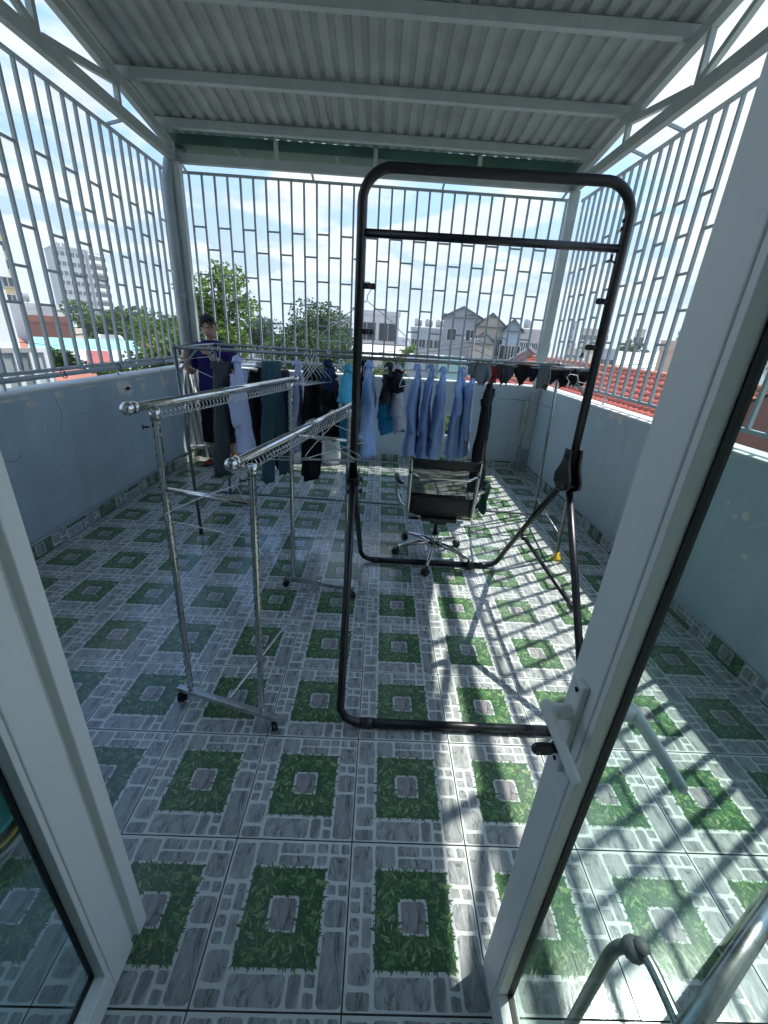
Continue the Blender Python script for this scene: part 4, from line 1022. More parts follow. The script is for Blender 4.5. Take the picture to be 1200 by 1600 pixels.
# ================================================================== white jugs by the end wall
jug_m = mat('white_hdpe', (0.62, 0.65, 0.62), 0.35, 0, 0.05, 8)
for k, (u0, u1, vt, vb, lab) in enumerate(((456, 471, 672, 722, 'white plastic jug behind the light shirt, leftmost of the three'), (472, 491, 668, 722, 'white plastic jug half behind the hanging black trousers'), (503, 533, 668, 723, 'largest white plastic jug with a pale label, by the end wall'))):
    p = at_z((u0 + u1) / 2, vb, 0); p.y = min(p.y, 5.0); w = (at_y(u1, 700, p.y).x - at_y(u0, 700, p.y).x)
    h = at_y((u0 + u1) / 2, vt, p.y).z
    t = thing('plastic_jug', lab, 'jug', (p.x, p.y, 0), 'jugs by the end wall')
    pr = [(0.42, 0), (0.49, 0.02), (0.5, 0.2), (0.5, 0.62), (0.47, 0.74), (0.36, 0.86), (0.18, 0.93), (0.15, 0.94)]
    MB().lathe(p, [(r_ * w, z * h) for r_, z in pr], 20).build('body', jug_m, t)
    MB().lathe(p + Vector((0, 0, 0.94 * h)), [(0.17 * w, 0), (0.17 * w, 0.06 * h)], 14).build('cap', mat('pale_cap', (0.5, 0.55, 0.6), 0.4), t)
    if k == 2:
        vv = []; fs = []
        for i in range(7):
            a = R(-125 + i * 11)
            for z in (0.36, 0.58): vv.append(p + Vector((0.502 * w * math.cos(a), 0.502 * w * math.sin(a), z * h)))
        for i in range(6): fs.append((2 * i, 2 * i + 2, 2 * i + 3, 2 * i + 1))
        lb = MB().add(vv, fs).build('label', mat('pale_label', (0.42, 0.46, 0.44), 0.6), t); lb.modifiers.new('t', 'SOLIDIFY').thickness = 0.001

# ================================================================== folded white rack leaning in the corner
fw = thing('folded_drying_rack', 'folded white drying rack leaning in the corner, tied with a black strap', 'drying rack', (-2.2, 4.85, 0))
wt = mat('white_tube', (0.78, 0.80, 0.80), 0.35)
fT, fB = at_y(285, 585, 4.96), at_y(309, 695, 4.82)
for k in range(6):
    o = (k - 2.5) * 0.036
    MB().tube([(fB.x + o, 4.80 + 0.025 * (k % 2), 0.14), (fT.x + o, 4.93 + 0.02 * (k % 2), 1.10)], 0.0105, 8).build('tube', wt, fw)
for o in (-0.125, 0.125):
    MB().tube([(fB.x + o, 4.80, 0.012), (fT.x + o, 4.94, 1.13)], 0.0125, 8).build('side_tube', wt, fw)
MB().tube([(fB.x - 0.13, 4.775, 0.17), (fB.x + 0.02, 4.765, 0.19), (fB.x + 0.24, 4.765, 0.205)], 0.015, 8).build('foot_tube', wt, fw)
MB().tube([(fT.x - 0.13, 4.94, 1.10), (fT.x + 0.13, 4.94, 1.115)], 0.0125, 8).build('top_tube', wt, fw)
fm = (fT + fB) / 2
MB().tube([(fm.x - 0.15, 4.855, 0.70), (fm.x, 4.835, 0.672), (fm.x + 0.15, 4.85, 0.70), (fm.x + 0.17, 4.90, 0.66), (fm.x + 0.1, 4.94, 0.70), (fm.x - 0.1, 4.94, 0.71)], 0.010, 8, closed=True, ry=1.6).build('strap', rubber, fw)

# ================================================================== plastic basins seen through the left pane
bx, by = -1.24, 0.42
def basin(name, label, cat, c, r0, r1, h, m, wall_t=0.004):
    prof = [(r0 * 0.98, 0.0), (r0, 0.003), (r1, h), (r1 + 0.014, h + 0.003), (r1 + 0.014, h - 0.006), (r1 + 0.003, h - 0.008)]
    inner = [(r1 - wall_t, h - 0.004), (r0 - wall_t, 0.006)]
    mb = MB(); n = 36; vv = []
    pr = [(r0 * 0.9, 0.0), (r0, 0.004), (r1, h), (r1 + 0.013, h + 0.004), (r1 + 0.011, h + 0.008), (r1 - wall_t, h + 0.003), (r0 - wall_t, 0.008), (0.005, 0.007)]
    mb.lathe(c, pr, n)
    return mb.build(name, m, None, label, cat, 'basins on the floor')
basin('plastic_basin', 'blue plastic basin standing behind the teal one, through the left pane', 'basin', (-1.345, 0.56, 0.0), 0.11, 0.145, 0.15, mat('blue_plastic', (0.015, 0.10, 0.52), 0.35))
basin('plastic_basin', 'white plastic basin at the bottom of the stack, through the left pane', 'basin', (-1.215, 0.355, 0.0), 0.085, 0.112, 0.045, mat('white_plastic', (0.55, 0.58, 0.58), 0.4))
basin('plastic_basin', 'yellow plastic basin inside the white one, through the left pane', 'basin', (-1.215, 0.355, 0.012), 0.084, 0.104, 0.06, mat('yellow_basin_plastic', (0.60, 0.42, 0.03), 0.4))
basin('plastic_basin', 'teal plastic basin on top of the stack, through the left pane', 'basin', (-1.222, 0.36, 0.058), 0.08, 0.098, 0.05, mat('teal_plastic', (0.015, 0.30, 0.24), 0.4))

# ================================================================== chrome folding stand outside the right pane
cs = thing('chrome_stand', 'chrome tube stand with a bent arm and dark joint, outside the right pane', 'stand', (0.7, -0.1, 0))
z1 = 0.62
a, b = at_z(1085, 1600, z1), at_z(1200, 1425, z1); dd = (b - a)
MB().tube([a - dd * 0.25, b + dd * 1.1], 0.0175, 14).build('rail', dull_chrome, cs)
MB().tube([b + dd * 1.05, b + dd * 1.05 + Vector((0.02, 0.02, -z1))], 0.014, 12).build('leg', dull_chrome, cs)
MB().tube([a - dd * 0.2, a - dd * 0.2 + Vector((0.0, 0.02, -z1))], 0.014, 12).build('leg', dull_chrome, cs)
z2 = 0.5
ap = at_z(1003, 1478, z2)
MB().tube(smooth([ap + Vector((0.012, -0.30, -0.01)), ap + Vector((0.006, -0.10, 0)), ap + Vector((0.0, -0.02, 0.0)), ap + Vector((-0.012, 0.0, -0.008))], 5), 0.0115, 12).build('arm', dull_chrome, cs)
MB().tube(smooth([ap + Vector((-0.012, 0.004, -0.015)), ap + Vector((-0.028, 0.010, -0.03)), ap + Vector((-0.040, 0.012, -0.06)), ap + Vector((-0.043, 0.012, -0.15)), ap + Vector((-0.043, 0.012, -z2))], 4), 0.0125, 12).build('down_tube', mat('grey_tube', (0.16, 0.18, 0.19), 0.4, 0.3), cs)
MB().ball(ap + Vector((-0.012, 0.0, -0.014)), (0.026, 0.024, 0.022), 12, 8).ball(ap + Vector((-0.004, -0.004, 0.004)), (0.017, 0.018, 0.014), 10, 7).build('joint', mat('grey_joint', (0.08, 0.09, 0.095), 0.5), cs)
MB().tube([ap + Vector((0.012, -0.30, -0.01)), ap + Vector((0.012, -0.30, -z2))], 0.0115, 10).build('leg', dull_chrome, cs)
MB().tube([ap + Vector((0.010, -0.24, -0.02)), a - dd * 0.1 + Vector((0, 0, -0.25))], 0.009, 8).build('link', dull_chrome, cs)
# ================================================================== washing
def cloth(name, col, stripe=None, var=0.12, rough=0.85):
    m = mat(name, col, rough, 0, var, 5, 0.22, 45, sheen=0.12 if sum(col) > 0.5 else 0.0, spec=0.25)
    return m
LAV = cloth('lavender_cotton', (0.52, 0.58, 0.84)); BLUE = cloth('blue_cotton', (0.33, 0.48, 0.77)); BLUE2 = cloth('mid_blue_cotton', (0.23, 0.36, 0.66))
BLACK = cloth('black_cotton', (0.009, 0.009, 0.012)); GREY = cloth('charcoal_cloth', (0.060, 0.072, 0.085)); TEAL = cloth('teal_grey_denim', (0.050, 0.115, 0.145))
NAVY = cloth('navy_cloth', (0.010, 0.014, 0.032)); SKY = cloth('sky_blue_cotton', (0.08, 0.42, 0.62)); DTEAL = cloth('deep_teal_cotton', (0.012, 0.14, 0.22))
DENIM = cloth('dark_denim', (0.018, 0.045, 0.115)); PALE = cloth('pale_grey_cotton', (0.46, 0.48, 0.55)); DGREY = cloth('dark_grey_knit', (0.045, 0.052, 0.06))
RED = cloth('dull_red_cotton', (0.33, 0.045, 0.045)); SLATE = cloth('slate_cotton', (0.15, 0.19, 0.22)); BROWN = cloth('brown_print_cotton', (0.09, 0.07, 0.065), None, 0.6)
def ring(cx_, cy_, z, yaw, hw, ht, n, seed, fold, k=4):
    u = Vector((math.cos(yaw), math.sin(yaw), 0)); t = Vector((-math.sin(yaw), math.cos(yaw), 0)); out = []
    for j in range(n):
        a = 2 * math.pi * j / n
        f = 1 + fold * (math.sin(k * a + seed + z * 2.1) + 0.6 * math.sin((2 * k + 1) * a + seed * 1.7 - z * 3))
        cu = math.copysign(abs(math.cos(a)) ** 0.8, math.cos(a)); st = math.copysign(abs(math.sin(a)) ** 0.9, math.sin(a))
        p = Vector((cx_, cy_, z)) + u * hw * cu * (1 + 0.25 * fold * math.sin(3 * a + seed)) + t * ht * st * f
        out.append(p)
    return out
def body(mb, x, y, yaw, prof, seed, fold=0.25, n=64, k=5, sub=7, mi=0):
    """closed cloth tube through the profile (z, half width, half thickness, offsets) with folds that run down and drift"""
    rs = []; u = Vector((math.cos(yaw), math.sin(yaw), 0)); t = Vector((-math.sin(yaw), math.cos(yaw), 0)); z_top, z_bot = prof[0][0], prof[-1][0]
    seq = []
    for i in range(len(prof) - 1):
        for s in range(sub): seq.append([prof[i][q] + (prof[i + 1][q] - prof[i][q]) * s / sub for q in range(5)])
    seq.append(list(prof[-1]))
    for z, hw, ht, ou, ot in seq:
        f = (z_top - z) / max(0.05, z_top - z_bot); g = min(1.0, 0.12 + f * 1.5) * fold
        d = noise.noise_vector(Vector((seed * 3.1, z * 3.0, 1.0)))
        c = Vector((x, y, z)) + u * (ou + d.x * 0.012) + t * (ot + d.y * 0.022)
        out = []
        for j in range(n):
            a = 2 * math.pi * j / n
            cu = math.copysign(abs(math.cos(a)) ** 0.85, math.cos(a)); st = math.copysign(abs(math.sin(a)) ** 0.9, math.sin(a))
            w1 = math.sin(k * a + seed + 0.9 * math.sin(z * 5 + seed)) + 0.7 * math.sin((2 * k + 1) * a + seed * 1.7 + 1.3 * z) + 0.5 * math.sin((3 * k + 2) * a + seed * 0.7 - 2 * z)
            cr = noise.noise(Vector((math.cos(a) * hw * 14 + seed, math.sin(a) * 2.0, z * 9))) * 0.010 + noise.noise(Vector((math.cos(a) * hw * 30, seed + math.sin(a), z * 24))) * 0.005
            p = c + u * hw * cu * (1 + 0.10 * g * math.sin(3 * a + seed)) + t * (ht * st * (1 + g * 0.9 * w1) + cr * (0.4 + f))
            if f > 0.985: p.z += 0.016 * math.sin(2 * a + seed) + 0.010 * math.sin(5 * a + seed * 2)
            out.append(p)
        rs.append(out)
    mb.rings(rs, mi)
def facing(x, y, wpx, hw, ht, u):
    """turn a garment from edge-on by the angle at which it shows its real width in the photograph"""
    w = (at_y(u + wpx / 2, 640, y) - at_y(u - wpx / 2, 640, y)).x
    r0 = math.atan2(x - CAM.x, y - CAM.y)
    return r0 + math.asin(max(0.0, min(0.95, (w - 1.5 * ht) / (2 * hw))))
def shirt(label, uh, vt, vb, y, yaw, m, W=0.23, T=0.045, sleeve=0.30, seed=1.0, group='shirts on the drying rack', collar=None, cat='shirt', name='shirt', hang=True, hcol=None, z_rail=None):
    top = at_y(uh, vt, y); bot = at_y(uh, vb, y); x = top.x; yaw = facing(x, y, yaw, W * 0.80 + 0.09, T, uh)
    W *= 0.9
    zt, zb = top.z, bot.z; H = zt - zb
    zs = 1.487 if z_rail is None else z_rail
    mb = MB()
    T *= 0.72
    prof = [(zt, 0.045, 0.016, 0, 0), (zt - 0.02, 0.060, 0.020, 0, 0), (zt - min(0.07, H * .2), W * 0.48, T * 0.55, 0, 0), (zt - min(0.16, H * .4), W * 0.90, T * 0.8, 0, 0), (zt - H * 0.5, W * 0.92, T, 0, 0), (zt - H * 0.75, W * 0.96, T * 1.15, 0, 0), (zb, W * 1.04, T * 1.4, 0, 0)]
    t = thing(name, label, cat, (x, y, zb), group)
    body(mb, x, y, math.pi / 2 - yaw, prof, seed)
    mb.build('body', m, t)
    u = Vector((math.cos(math.pi / 2 - yaw), math.sin(math.pi / 2 - yaw), 0)); tt = Vector((-u.y, u.x, 0))
    for s in (-1, 1):
        p0 = Vector((x, y, zt - min(0.12, H * .3))) + u * s * W * 0.72
        pts = [p0, p0 + u * s * 0.035 + Vector((0, 0, -0.05)), p0 + u * s * 0.05 + tt * 0.03 * math.sin(seed) + Vector((0, 0, -sleeve * 0.5)), p0 + u * s * 0.045 + tt * 0.045 * math.sin(seed * 1.3) + Vector((0, 0, -sleeve))]
        pts = smooth(pts, 4)
        MB().tube(pts, [(0.052 - 0.018 * i / len(pts) * (1 if sleeve > 0.3 else 0.2)) * (1 + 0.10 * math.sin(i * 2.3 + seed)) for i in range(len(pts))], 14, ry=0.5).build('sleeve', m, t)
    cr = [Vector((x, y, zt + 0.012)) + u * 0.062 * math.cos(2 * math.pi * k / 20) + tt * 0.034 * math.sin(2 * math.pi * k / 20) + Vector((0, 0, 0.012 * math.cos(2 * 2 * math.pi * k / 20))) for k in range(20)]
    cb = [p + Vector((0, 0, -0.035)) + (p - Vector((x, y, p.z))) * 0.25 for p in cr]
    MB().rings([cr, cb], caps=False).build('collar', collar or m, t)
    if hang:
        hanger('hanger inside the ' + label.split(',')[0][:60], Vector((x, y, zs + 0.0145)), math.pi / 2 - yaw, W * 1.75, 0.11, hcol or wire_white, group='hangers inside the washing') if False else hang_in(label, x, y, zs, math.pi / 2 - yaw, W * 1.7, zt, hcol)
    return t
def hang_in(label, x, y, zs, yaw, w, zt, hcol=None):
    return hanger('hanger inside the ' + ' '.join(label.replace(',', '').split()[:12]), Vector((x, y, zs + 0.0145)), yaw, w, max(0.06, min(0.12, 0.1)), hcol or wire_white, group='hangers inside the washing')
def trousers(label, uh, vt, vb, y, yaw, m, W=0.17, T=0.035, seed=1.0, crotch=0.27, group='trousers on the drying rack', spread=0.05, hang=True, legdiff=0.0, name='trousers', cat='trousers', ushift=0, hcol=None):
    top = at_y(uh, vt, y); bot = at_y(uh + ushift, vb, y); yaw = facing(top.x, y, yaw, W, T, uh); x = top.x; zt, zb = top.z, bot.z; H = zt - zb
    t = thing(name, label, cat, (x, y, zb), group)
    zc_ = zt - H * crotch
    mb = MB(); body(mb, x, y, math.pi / 2 - yaw, [(zt, W * 0.9, T * 0.9, 0, 0), (zt - 0.03, W * 0.93, T, 0, 0), (zc_, W * 1.04, T * 1.15, 0, 0), (zc_ - 0.03, W * 0.98, T * 1.1, 0, 0)], seed, 0.15); mb.build('hips', m, t)
    bx_ = bot.x - top.x
    for s in (-1, 1):
        mb = MB(); zz_ = zb + (legdiff if s > 0 else 0)
        pr = [(zc_ + 0.06, W * 0.5, T * 1.05, s * W * 0.49, 0), (zc_ - 0.1, W * 0.5, T * 1.05, s * (W * 0.5 + spread * 0.2), 0), (zt - H * 0.65, W * 0.42, T, s * (W * 0.47 + spread * 0.6), -bx_ * 0.5), (zz_, W * 0.43, T * 1.05, s * (W * 0.45 + spread), -bx_)]
        body(mb, x, y, math.pi / 2 - yaw, pr, seed + s, 0.25); mb.build('leg', m, t)
    MB().rings([ring(x, y, zt + 0.006, math.pi / 2 - yaw, W * 0.93, T * 0.98, 30, seed, 0), ring(x, y, zt - 0.036, math.pi / 2 - yaw, W * 0.97, T * 1.1, 30, seed, 0)], caps=False).build('waistband', m, t)
    if hang: hang_in(label, x, y, 1.487, math.pi / 2 - yaw, W * 1.8, zt, hcol)
    return t
NR, FRL = 2.62, 3.50
trousers('charcoal trousers hanging in front of the person', 344, 566, 738, NR, 34, GREY, 0.105, 0.045, 1.2, 0.3, spread=-0.01, legdiff=0.30, ushift=9)
hanger('white hanger swinging beside the phone in front of the person', Vector((at_y(327, 545, NR).x, NR + 0.02, 1.495)), R(-12), 0.40, 0.12, wire_white, roll=-0.32)
shirt('lavender shirt next to the charcoal trousers, its tail hanging in a point', 371, 560, 702, NR + 0.05, 30, LAV, 0.165, 0.055, 0.34, 2.2)
trousers('black trousers with a striped waistband hung beside the lavender shirt', 400, 592, 722, 3.2, 30, BLACK, 0.12, 0.05, 3.1, spread=0.06)
shirt('black top with a pale striped collar spread wide on its hanger', 408, 570, 606, 3.15, 45, BLACK, 0.20, 0.04, 0.12, 3.7, collar=PALE)
trousers('teal grey jeans with two hanging legs, beside the black trousers', 424, 566, 744, 3.0, 38, TEAL, 0.115, 0.045, 4.4, 0.30, spread=0.075, ushift=8)
trousers('navy trousers behind the end of the upper chrome rail', 441, 580, 722, FRL, 24, NAVY, 0.12, 0.05, 5.2, spread=0.06)
shirt('lavender shirt just beyond the far end of the upper chrome rail', 464, 566, 698, 3.2, 24, LAV, 0.19, 0.06, 0.42, 6.1)
trousers('longest black trousers, hung above the white jugs', 487, 580, 744, 3.1, 27, BLACK, 0.16, 0.058, 7.3, 0.4, spread=-0.02)
for k, (du, dz) in enumerate(((-7, 0), (-2, 0.004), (3, 0.0), (8, 0.004), (12, 0.0))):
    hanger(('empty white hanger hooked %s the longest black trousers' % ('left of', 'just left of', 'in front of', 'just right of', 'right of')[k]), Vector((at_y(484 + du, 560, NR).x, NR, 1.492)), R(78 - 3 * k), 0.36, 0.12, wire_white, tilt=0.10 - 0.04 * k)
shirt('black T-shirt with a denim blue collar, turned half sideways', 516, 578, 668, 3.0, 37, BLACK, 0.19, 0.06, 0.10, 8.2, collar=DENIM)
shirt('dark denim blue shirt folded over the black T-shirt', 512, 566, 610, 2.9, 20, DENIM, 0.10, 0.035, 0.08, 8.9)
trousers('short black leggings hanging under the black T-shirt', 521, 640, 682, 3.1, 24, BLACK, 0.10, 0.05, 9.9, 0.35, hang=False)
shirt('bright sky blue shirt left of the black frame upright', 543, 574, 628, NR + 0.05, 24, SKY, 0.13, 0.06, 0.16, 9.1)
trousers('deep teal trousers under the sky blue shirt', 547, 622, 700, 2.9, 16, DTEAL, 0.12, 0.055, 10.4, hang=False)
shirt('pale lilac shirt peeping out left of the black frame upright', 552, 600, 656, 3.1, 11, LAV, 0.14, 0.04, 0.2, 10.9, hang=False)
shirt('long light blue shirt right of the black frame upright', 577, 568, 706, 2.95, 28, BLUE, 0.20, 0.07, 0.45, 11.3)
shirt('navy shirt half hidden behind the long light blue shirt', 569, 567, 655, 3.2, 14, NAVY, 0.19, 0.05, 0.2, 11.9)
shirt('dark grey polo shirt above the cyan shorts', 608, 570, 626, 3.1, 17, DGREY, 0.16, 0.045, 0.10, 12.3)
trousers('cyan shorts hanging below the dark grey polo shirt', 605, 612, 672, 3.2, 20, cloth('cyan_cotton', (0.03, 0.30, 0.50)), 0.15, 0.055, 12.8, 0.35, spread=0.02, hang=False)
shirt('black and white striped shirt between the polo shirt and the empty hanger', 622, 573, 610, NR + 0.3, 15, BLACK, 0.14, 0.045, 0.10, 13.4, collar=PALE)
trousers('pale grey shorts hanging below the striped shirt', 622, 604, 668, 3.1, 14, PALE, 0.14, 0.042, 13.9, 0.4, hang=False)
hanger('empty pale blue hanger right of the striped shirt', Vector((at_y(636, 565, NR).x, NR, 1.492)), R(66), 0.22, 0.10, mat('pale_blue_wire', (0.45, 0.66, 0.76), 0.4), tilt=0.0)
shirt('blue shirt, leftmost of the three above the office chair', 652, 573, 709, FRL, 21, BLUE, 0.22, 0.06, 0.46, 14.2)
shirt('mid blue shirt, middle one of the three above the office chair', 673, 573, 712, FRL, 17, BLUE2, 0.22, 0.055, 0.44, 15.1)
shirt('light blue shirt, rightmost of the three above the office chair', 692, 577, 712, FRL, 19, BLUE, 0.22, 0.06, 0.48, 16.4)
shirt('light blue shirt with its sleeve out, left one of the pair by the grey cap', 722, 577, 711, FRL, 22, BLUE, 0.22, 0.058, 0.26, 17.7)
shirt('brighter blue shirt, right one of the pair by the grey cap', 738, 580, 707, FRL, 16, BLUE, 0.21, 0.05, 0.48, 18.6)
shirt('black long dress hanging right of the blue shirts', 768, 592, 764, 3.25, 26, BLACK, 0.17, 0.06, 0.09, 19.5, cat='dress', name='dress')

# small things pegged along the near rail: caps, underwear, socks
def small(label, u, vt, vb, m, W, T, yaw, seed, shape='brief', cat='underwear', name='underpants', y=NR - 0.01, m2=None):
    top = at_y(u, vt, y); bot = at_y(u, vb, y); x = top.x; zt, zb = top.z, bot.z; H = zt - zb
    t = thing(name, label, cat, (x, y, zb), 'small washing on the drying rack')
    mb = MB()
    if shape == 'brief': pr = [(zt, W, T * 0.8, 0, 0), (zt - H * 0.25, W * 1.04, T, 0, 0), (zt - H * 0.5, W * 0.9, T * 1.15, 0, 0), (zt - H * 0.8, W * 0.45, T * 1.1, 0, 0), (zb, W * 0.24, T * 0.7, 0, 0)]
    elif shape == 'cap': pr = [(zt, W * 0.6, T * 0.5, 0, 0), (zt - H * 0.2, W * 0.85, T * 0.8, 0, 0), (zt - H * 0.55, W, T, 0, 0), (zt - H * 0.85, W * 0.8, T * 0.9, 0, 0), (zb, W * 0.35, T * 0.5, 0, 0)]
    else: pr = [(zt, W * 0.8, T * 0.8, 0, 0), (zt - H * 0.5, W, T, 0, 0), (zb, W * 0.9, T, 0, 0)]
    body(mb, x, y, yaw, pr, seed, 0.30, 32, 3, 4); mb.build('fabric', m, t)
    rim = ring(x, y, zt + 0.003, yaw, pr[0][1] * 1.03, pr[0][2] * 1.1, 24, seed, 0.1)
    MB().tube(rim, 0.0045, 6, closed=True).build('waistband', m2 or m, t)
    MB().span((x - 0.004, y - 0.012, zt - 0.01), (x + 0.004, y + 0.0, 1.51)).build('peg', wire_white, t)
    return t
small('pale grey cloth cap hung left of the red one', 741, 568, 588, SLATE, 0.05, 0.04, R(10), 1.1, 'cap', 'hat', 'cloth_hat')
small('red and grey cloth hat beside the pale cap', 751, 568, 586, RED, 0.045, 0.04, R(20), 2.1, 'cap', 'hat', 'cloth_hat')
small('large slate grey cap above the brighter blue shirt', 756, 569, 599, SLATE, 0.062, 0.05, R(-10), 3.1, 'cap', 'hat', 'cloth_hat', NR - 0.05)
small('dull red bag hung above the black dress', 770, 569, 594, RED, 0.05, 0.045, R(0), 4.2, 'bag', 'bag', 'cloth_bag', m2=SLATE)
small('small brown patterned underpants right of the red bag', 783, 570, 588, BROWN, 0.05, 0.035, R(15), 5.3)
small('dark slate underpants with a pale waistband, over the wall crack', 793, 571, 600, cloth('dark_slate', (0.04, 0.055, 0.07)), 0.065, 0.04, R(8), 6.4, m2=SLATE)
small('black underpants with a brown waistband, left of the steel post', 817, 571, 599, BLACK, 0.06, 0.04, R(-6), 7.5, m2=BROWN)
small('navy underpants in front of the steel post', 836, 573, 592, NAVY, 0.05, 0.035, R(12), 8.6)
small('grey mesh sock folded over the wire loop', 853, 572, 604, cloth('grey_mesh', (0.13, 0.155, 0.18)), 0.045, 0.03, R(-20), 9.7, 'bag', 'sock', 'sock', NR - 0.12, SLATE)
small('small black underpants right of the grey mesh sock', 866, 574, 597, BLACK, 0.042, 0.03, R(18), 10.8)
small('black underpants with a mauve band, third from the end of the rail', 884, 576, 602, BLACK, 0.055, 0.04, R(5), 11.9, m2=cloth('mauve', (0.3, 0.22, 0.25)))
small('black lace underpants, second from the end of the rail', 897, 577, 602, BLACK, 0.05, 0.04, R(-10), 12.3, m2=NAVY)
small('black and white underpants at the end of the rail, by the black upright', 912, 577, 600, BLACK, 0.058, 0.04, R(10), 13.4, m2=PALE)

# ================================================================== the person
PB = Vector((-1.965, 4.70, 0))
skin_m = mat('skin', (0.47, 0.29, 0.21), 0.5, 0, 0.05, 12); skin_m.node_tree.nodes['Principled BSDF'].inputs['Subsurface Weight'].default_value = 0.08
hair_m = mat('black_hair', (0.008, 0.008, 0.010), 0.5, 0, 0.3, 60, 0.5, 200)
tee_m = cloth('navy_purple_jersey', (0.022, 0.016, 0.115)); shorts_m = cloth('black_shorts', (0.008, 0.008, 0.012))
pe = thing('person', 'person in navy purple T-shirt and black shorts, head bowed over a phone', 'person', PB)
def skinned(verts, edges, radii, root=0, sub=2):
    me = bpy.data.meshes.new('skin_tmp'); me.from_pydata([tuple(v) for v in verts], edges, [])
    o = bpy.data.objects.new('skin_tmp', me); COL.objects.link(o)
    o.modifiers.new('s', 'SKIN'); sl = me.skin_vertices[0].data
    for i, r_ in enumerate(radii): sl[i].radius = r_ if isinstance(r_, tuple) else (r_, r_)
    sl[root].use_root = True
    md = o.modifiers.new('d', 'SUBSURF'); md.levels = sub; md.render_levels = sub
    dg = bpy.context.evaluated_depsgraph_get(); dg.update()
    m2 = bpy.data.meshes.new_from_object(o.evaluated_get(dg)); bpy.data.objects.remove(o)
    mb = MB(); mb.add([v.co.copy() for v in m2.vertices], [list(p.vertices) for p in m2.polygons], 0, True)
    return mb
def Lp(x, y, z): return PB + Vector((x, y, z))     # local: x to the viewer's right, y away from the viewer
V_ = [(0, 0, .90), (0, 0, 1.02), (0, .01, 1.18), (0, .02, 1.33), (0, .0, 1.43), (0, -.03, 1.50),
      (-.17, .02, 1.38), (-.235, -.02, 1.16), (-.265, -.06, 1.10), (-.235, -.20, 1.30), (-.205, -.235, 1.36),
      (.17, .02, 1.38), (.235, -.02, 1.18), (.25, -.06, 1.10), (.14, -.18, 1.24), (.05, -.235, 1.33),
      (-.095, 0, .86), (-.10, -.01, .50), (-.105, .01, .28), (-.105, .03, .09), (-.115, -.10, .035),
      (.095, 0, .86), (.115, .02, .50), (.13, .04, .28), (.135, .05, .09), (.165, -.07, .035)]
E_ = [(0, 1), (1, 2), (2, 3), (3, 4), (4, 5), (3, 6), (6, 7), (7, 8), (8, 9), (9, 10), (3, 11), (11, 12), (12, 13), (13, 14), (14, 15), (0, 16), (16, 17), (17, 18), (18, 19), (19, 20), (0, 21), (21, 22), (22, 23), (23, 24), (24, 25)]
R_ = [(.15, .11), (.145, .105), (.155, .11), (.15, .10), .062, .055, .06, .05, .046, .034, .032, .06, .05, .046, .034, .032, .085, .062, .055, .036, .035, .085, .062, .055, .036, .035]
pb_ = skinned([Lp(*v) for v in V_], E_, R_)
# head, bowed forward
hc = Lp(0.0, -0.045, 1.605)
tiltm = Matrix.Rotation(R(16), 3, 'X')
def head_pt(d):
    x, y, z = d
    s = Vector((x * 0.078, y * 0.098, z * 0.118))
    if z < 0: s.x *= 1 - 0.30 * (-z) ** 1.6; s.y *= 1 - 0.12 * (-z)
    if y < 0:   # face side
        e = Vector((x, 0, z))
        s.y -= 0.022 * math.exp(-((x / 0.16) ** 2 + ((z + 0.18) / 0.22) ** 2))      # nose
        s.y += 0.010 * math.exp(-(((abs(x) - 0.40) / 0.2) ** 2 + ((z - 0.06) / 0.14) ** 2))  # eye sockets
        s.y -= 0.006 * math.exp(-((x / 0.35) ** 2 + ((z + 0.52) / 0.10) ** 2))      # lips
        s.y -= 0.008 * math.exp(-((x / 0.3) ** 2 + ((z + 0.85) / 0.14) ** 2))       # chin
    return s
hv = []; nn, mm = 40, 30
for i in range(mm + 1):
    th_ = math.pi * i / mm
    for j in range(nn):
        ph = 2 * math.pi * j / nn
        hv.append(hc + tiltm @ head_pt((math.sin(th_) * math.cos(ph), math.sin(th_) * math.sin(ph), math.cos(th_))))
pb_.add(hv, [(i * nn + j, (i + 1) * nn + j, (i + 1) * nn + (j + 1) % nn, i * nn + (j + 1) % nn) for i in range(mm) for j in range(nn)], 0, True)
for s in (-1, 1):
    pb_.ball(hc + tiltm @ Vector((s * 0.078, 0.008, -0.005)), (0.010, 0.018, 0.030), 10, 7)
# hands: palm, four fingers, thumb, closed on the phone
def hand(c, s, down=0.0):
    c = Vector(c); out = MB()
    V = [c + Vector((0, 0.01, -0.055)), c + Vector((0, 0, -0.02)), c + Vector((0, -0.005, 0.015))]
    E = [(0, 1), (1, 2)]; Rr = [0.026, (0.034, 0.02), (0.036, 0.018)]
    out = skinned(V, E, Rr, 0, 1)
    for k in range(4):
        b = c + Vector((-0.004 * s, -0.006, 0.028 - k * 0.019)); l = (0.07, 0.076, 0.07, 0.056)[k]
        fp = [b, b + Vector((s * -0.012, -0.012, 0.002)), b + Vector((s * l * 0.45, -0.028, 0.003)), b + Vector((s * l, -0.024, 0.0))]
        out.tube(smooth(fp, 3), [0.0095] * 7 + [0.0085, 0.0075, 0.005], 8)
    b = c + Vector((s * 0.010, -0.004, -0.03))
    out.tube(smooth([b, b + Vector((s * 0.02, 0.004, 0.02)), b + Vector((s * 0.045, 0.008, 0.034))], 3), [0.012, 0.012, 0.011, 0.0105, 0.0095, 0.008, 0.006], 8)
    return out
for hb in (hand(Lp(-.205, -.245, 1.40), 1), hand(Lp(.035, -.245, 1.37), -1)):
    pb_.add(hb.v, hb.f, 0, True)
pb_.build('body', skin_m, pe)
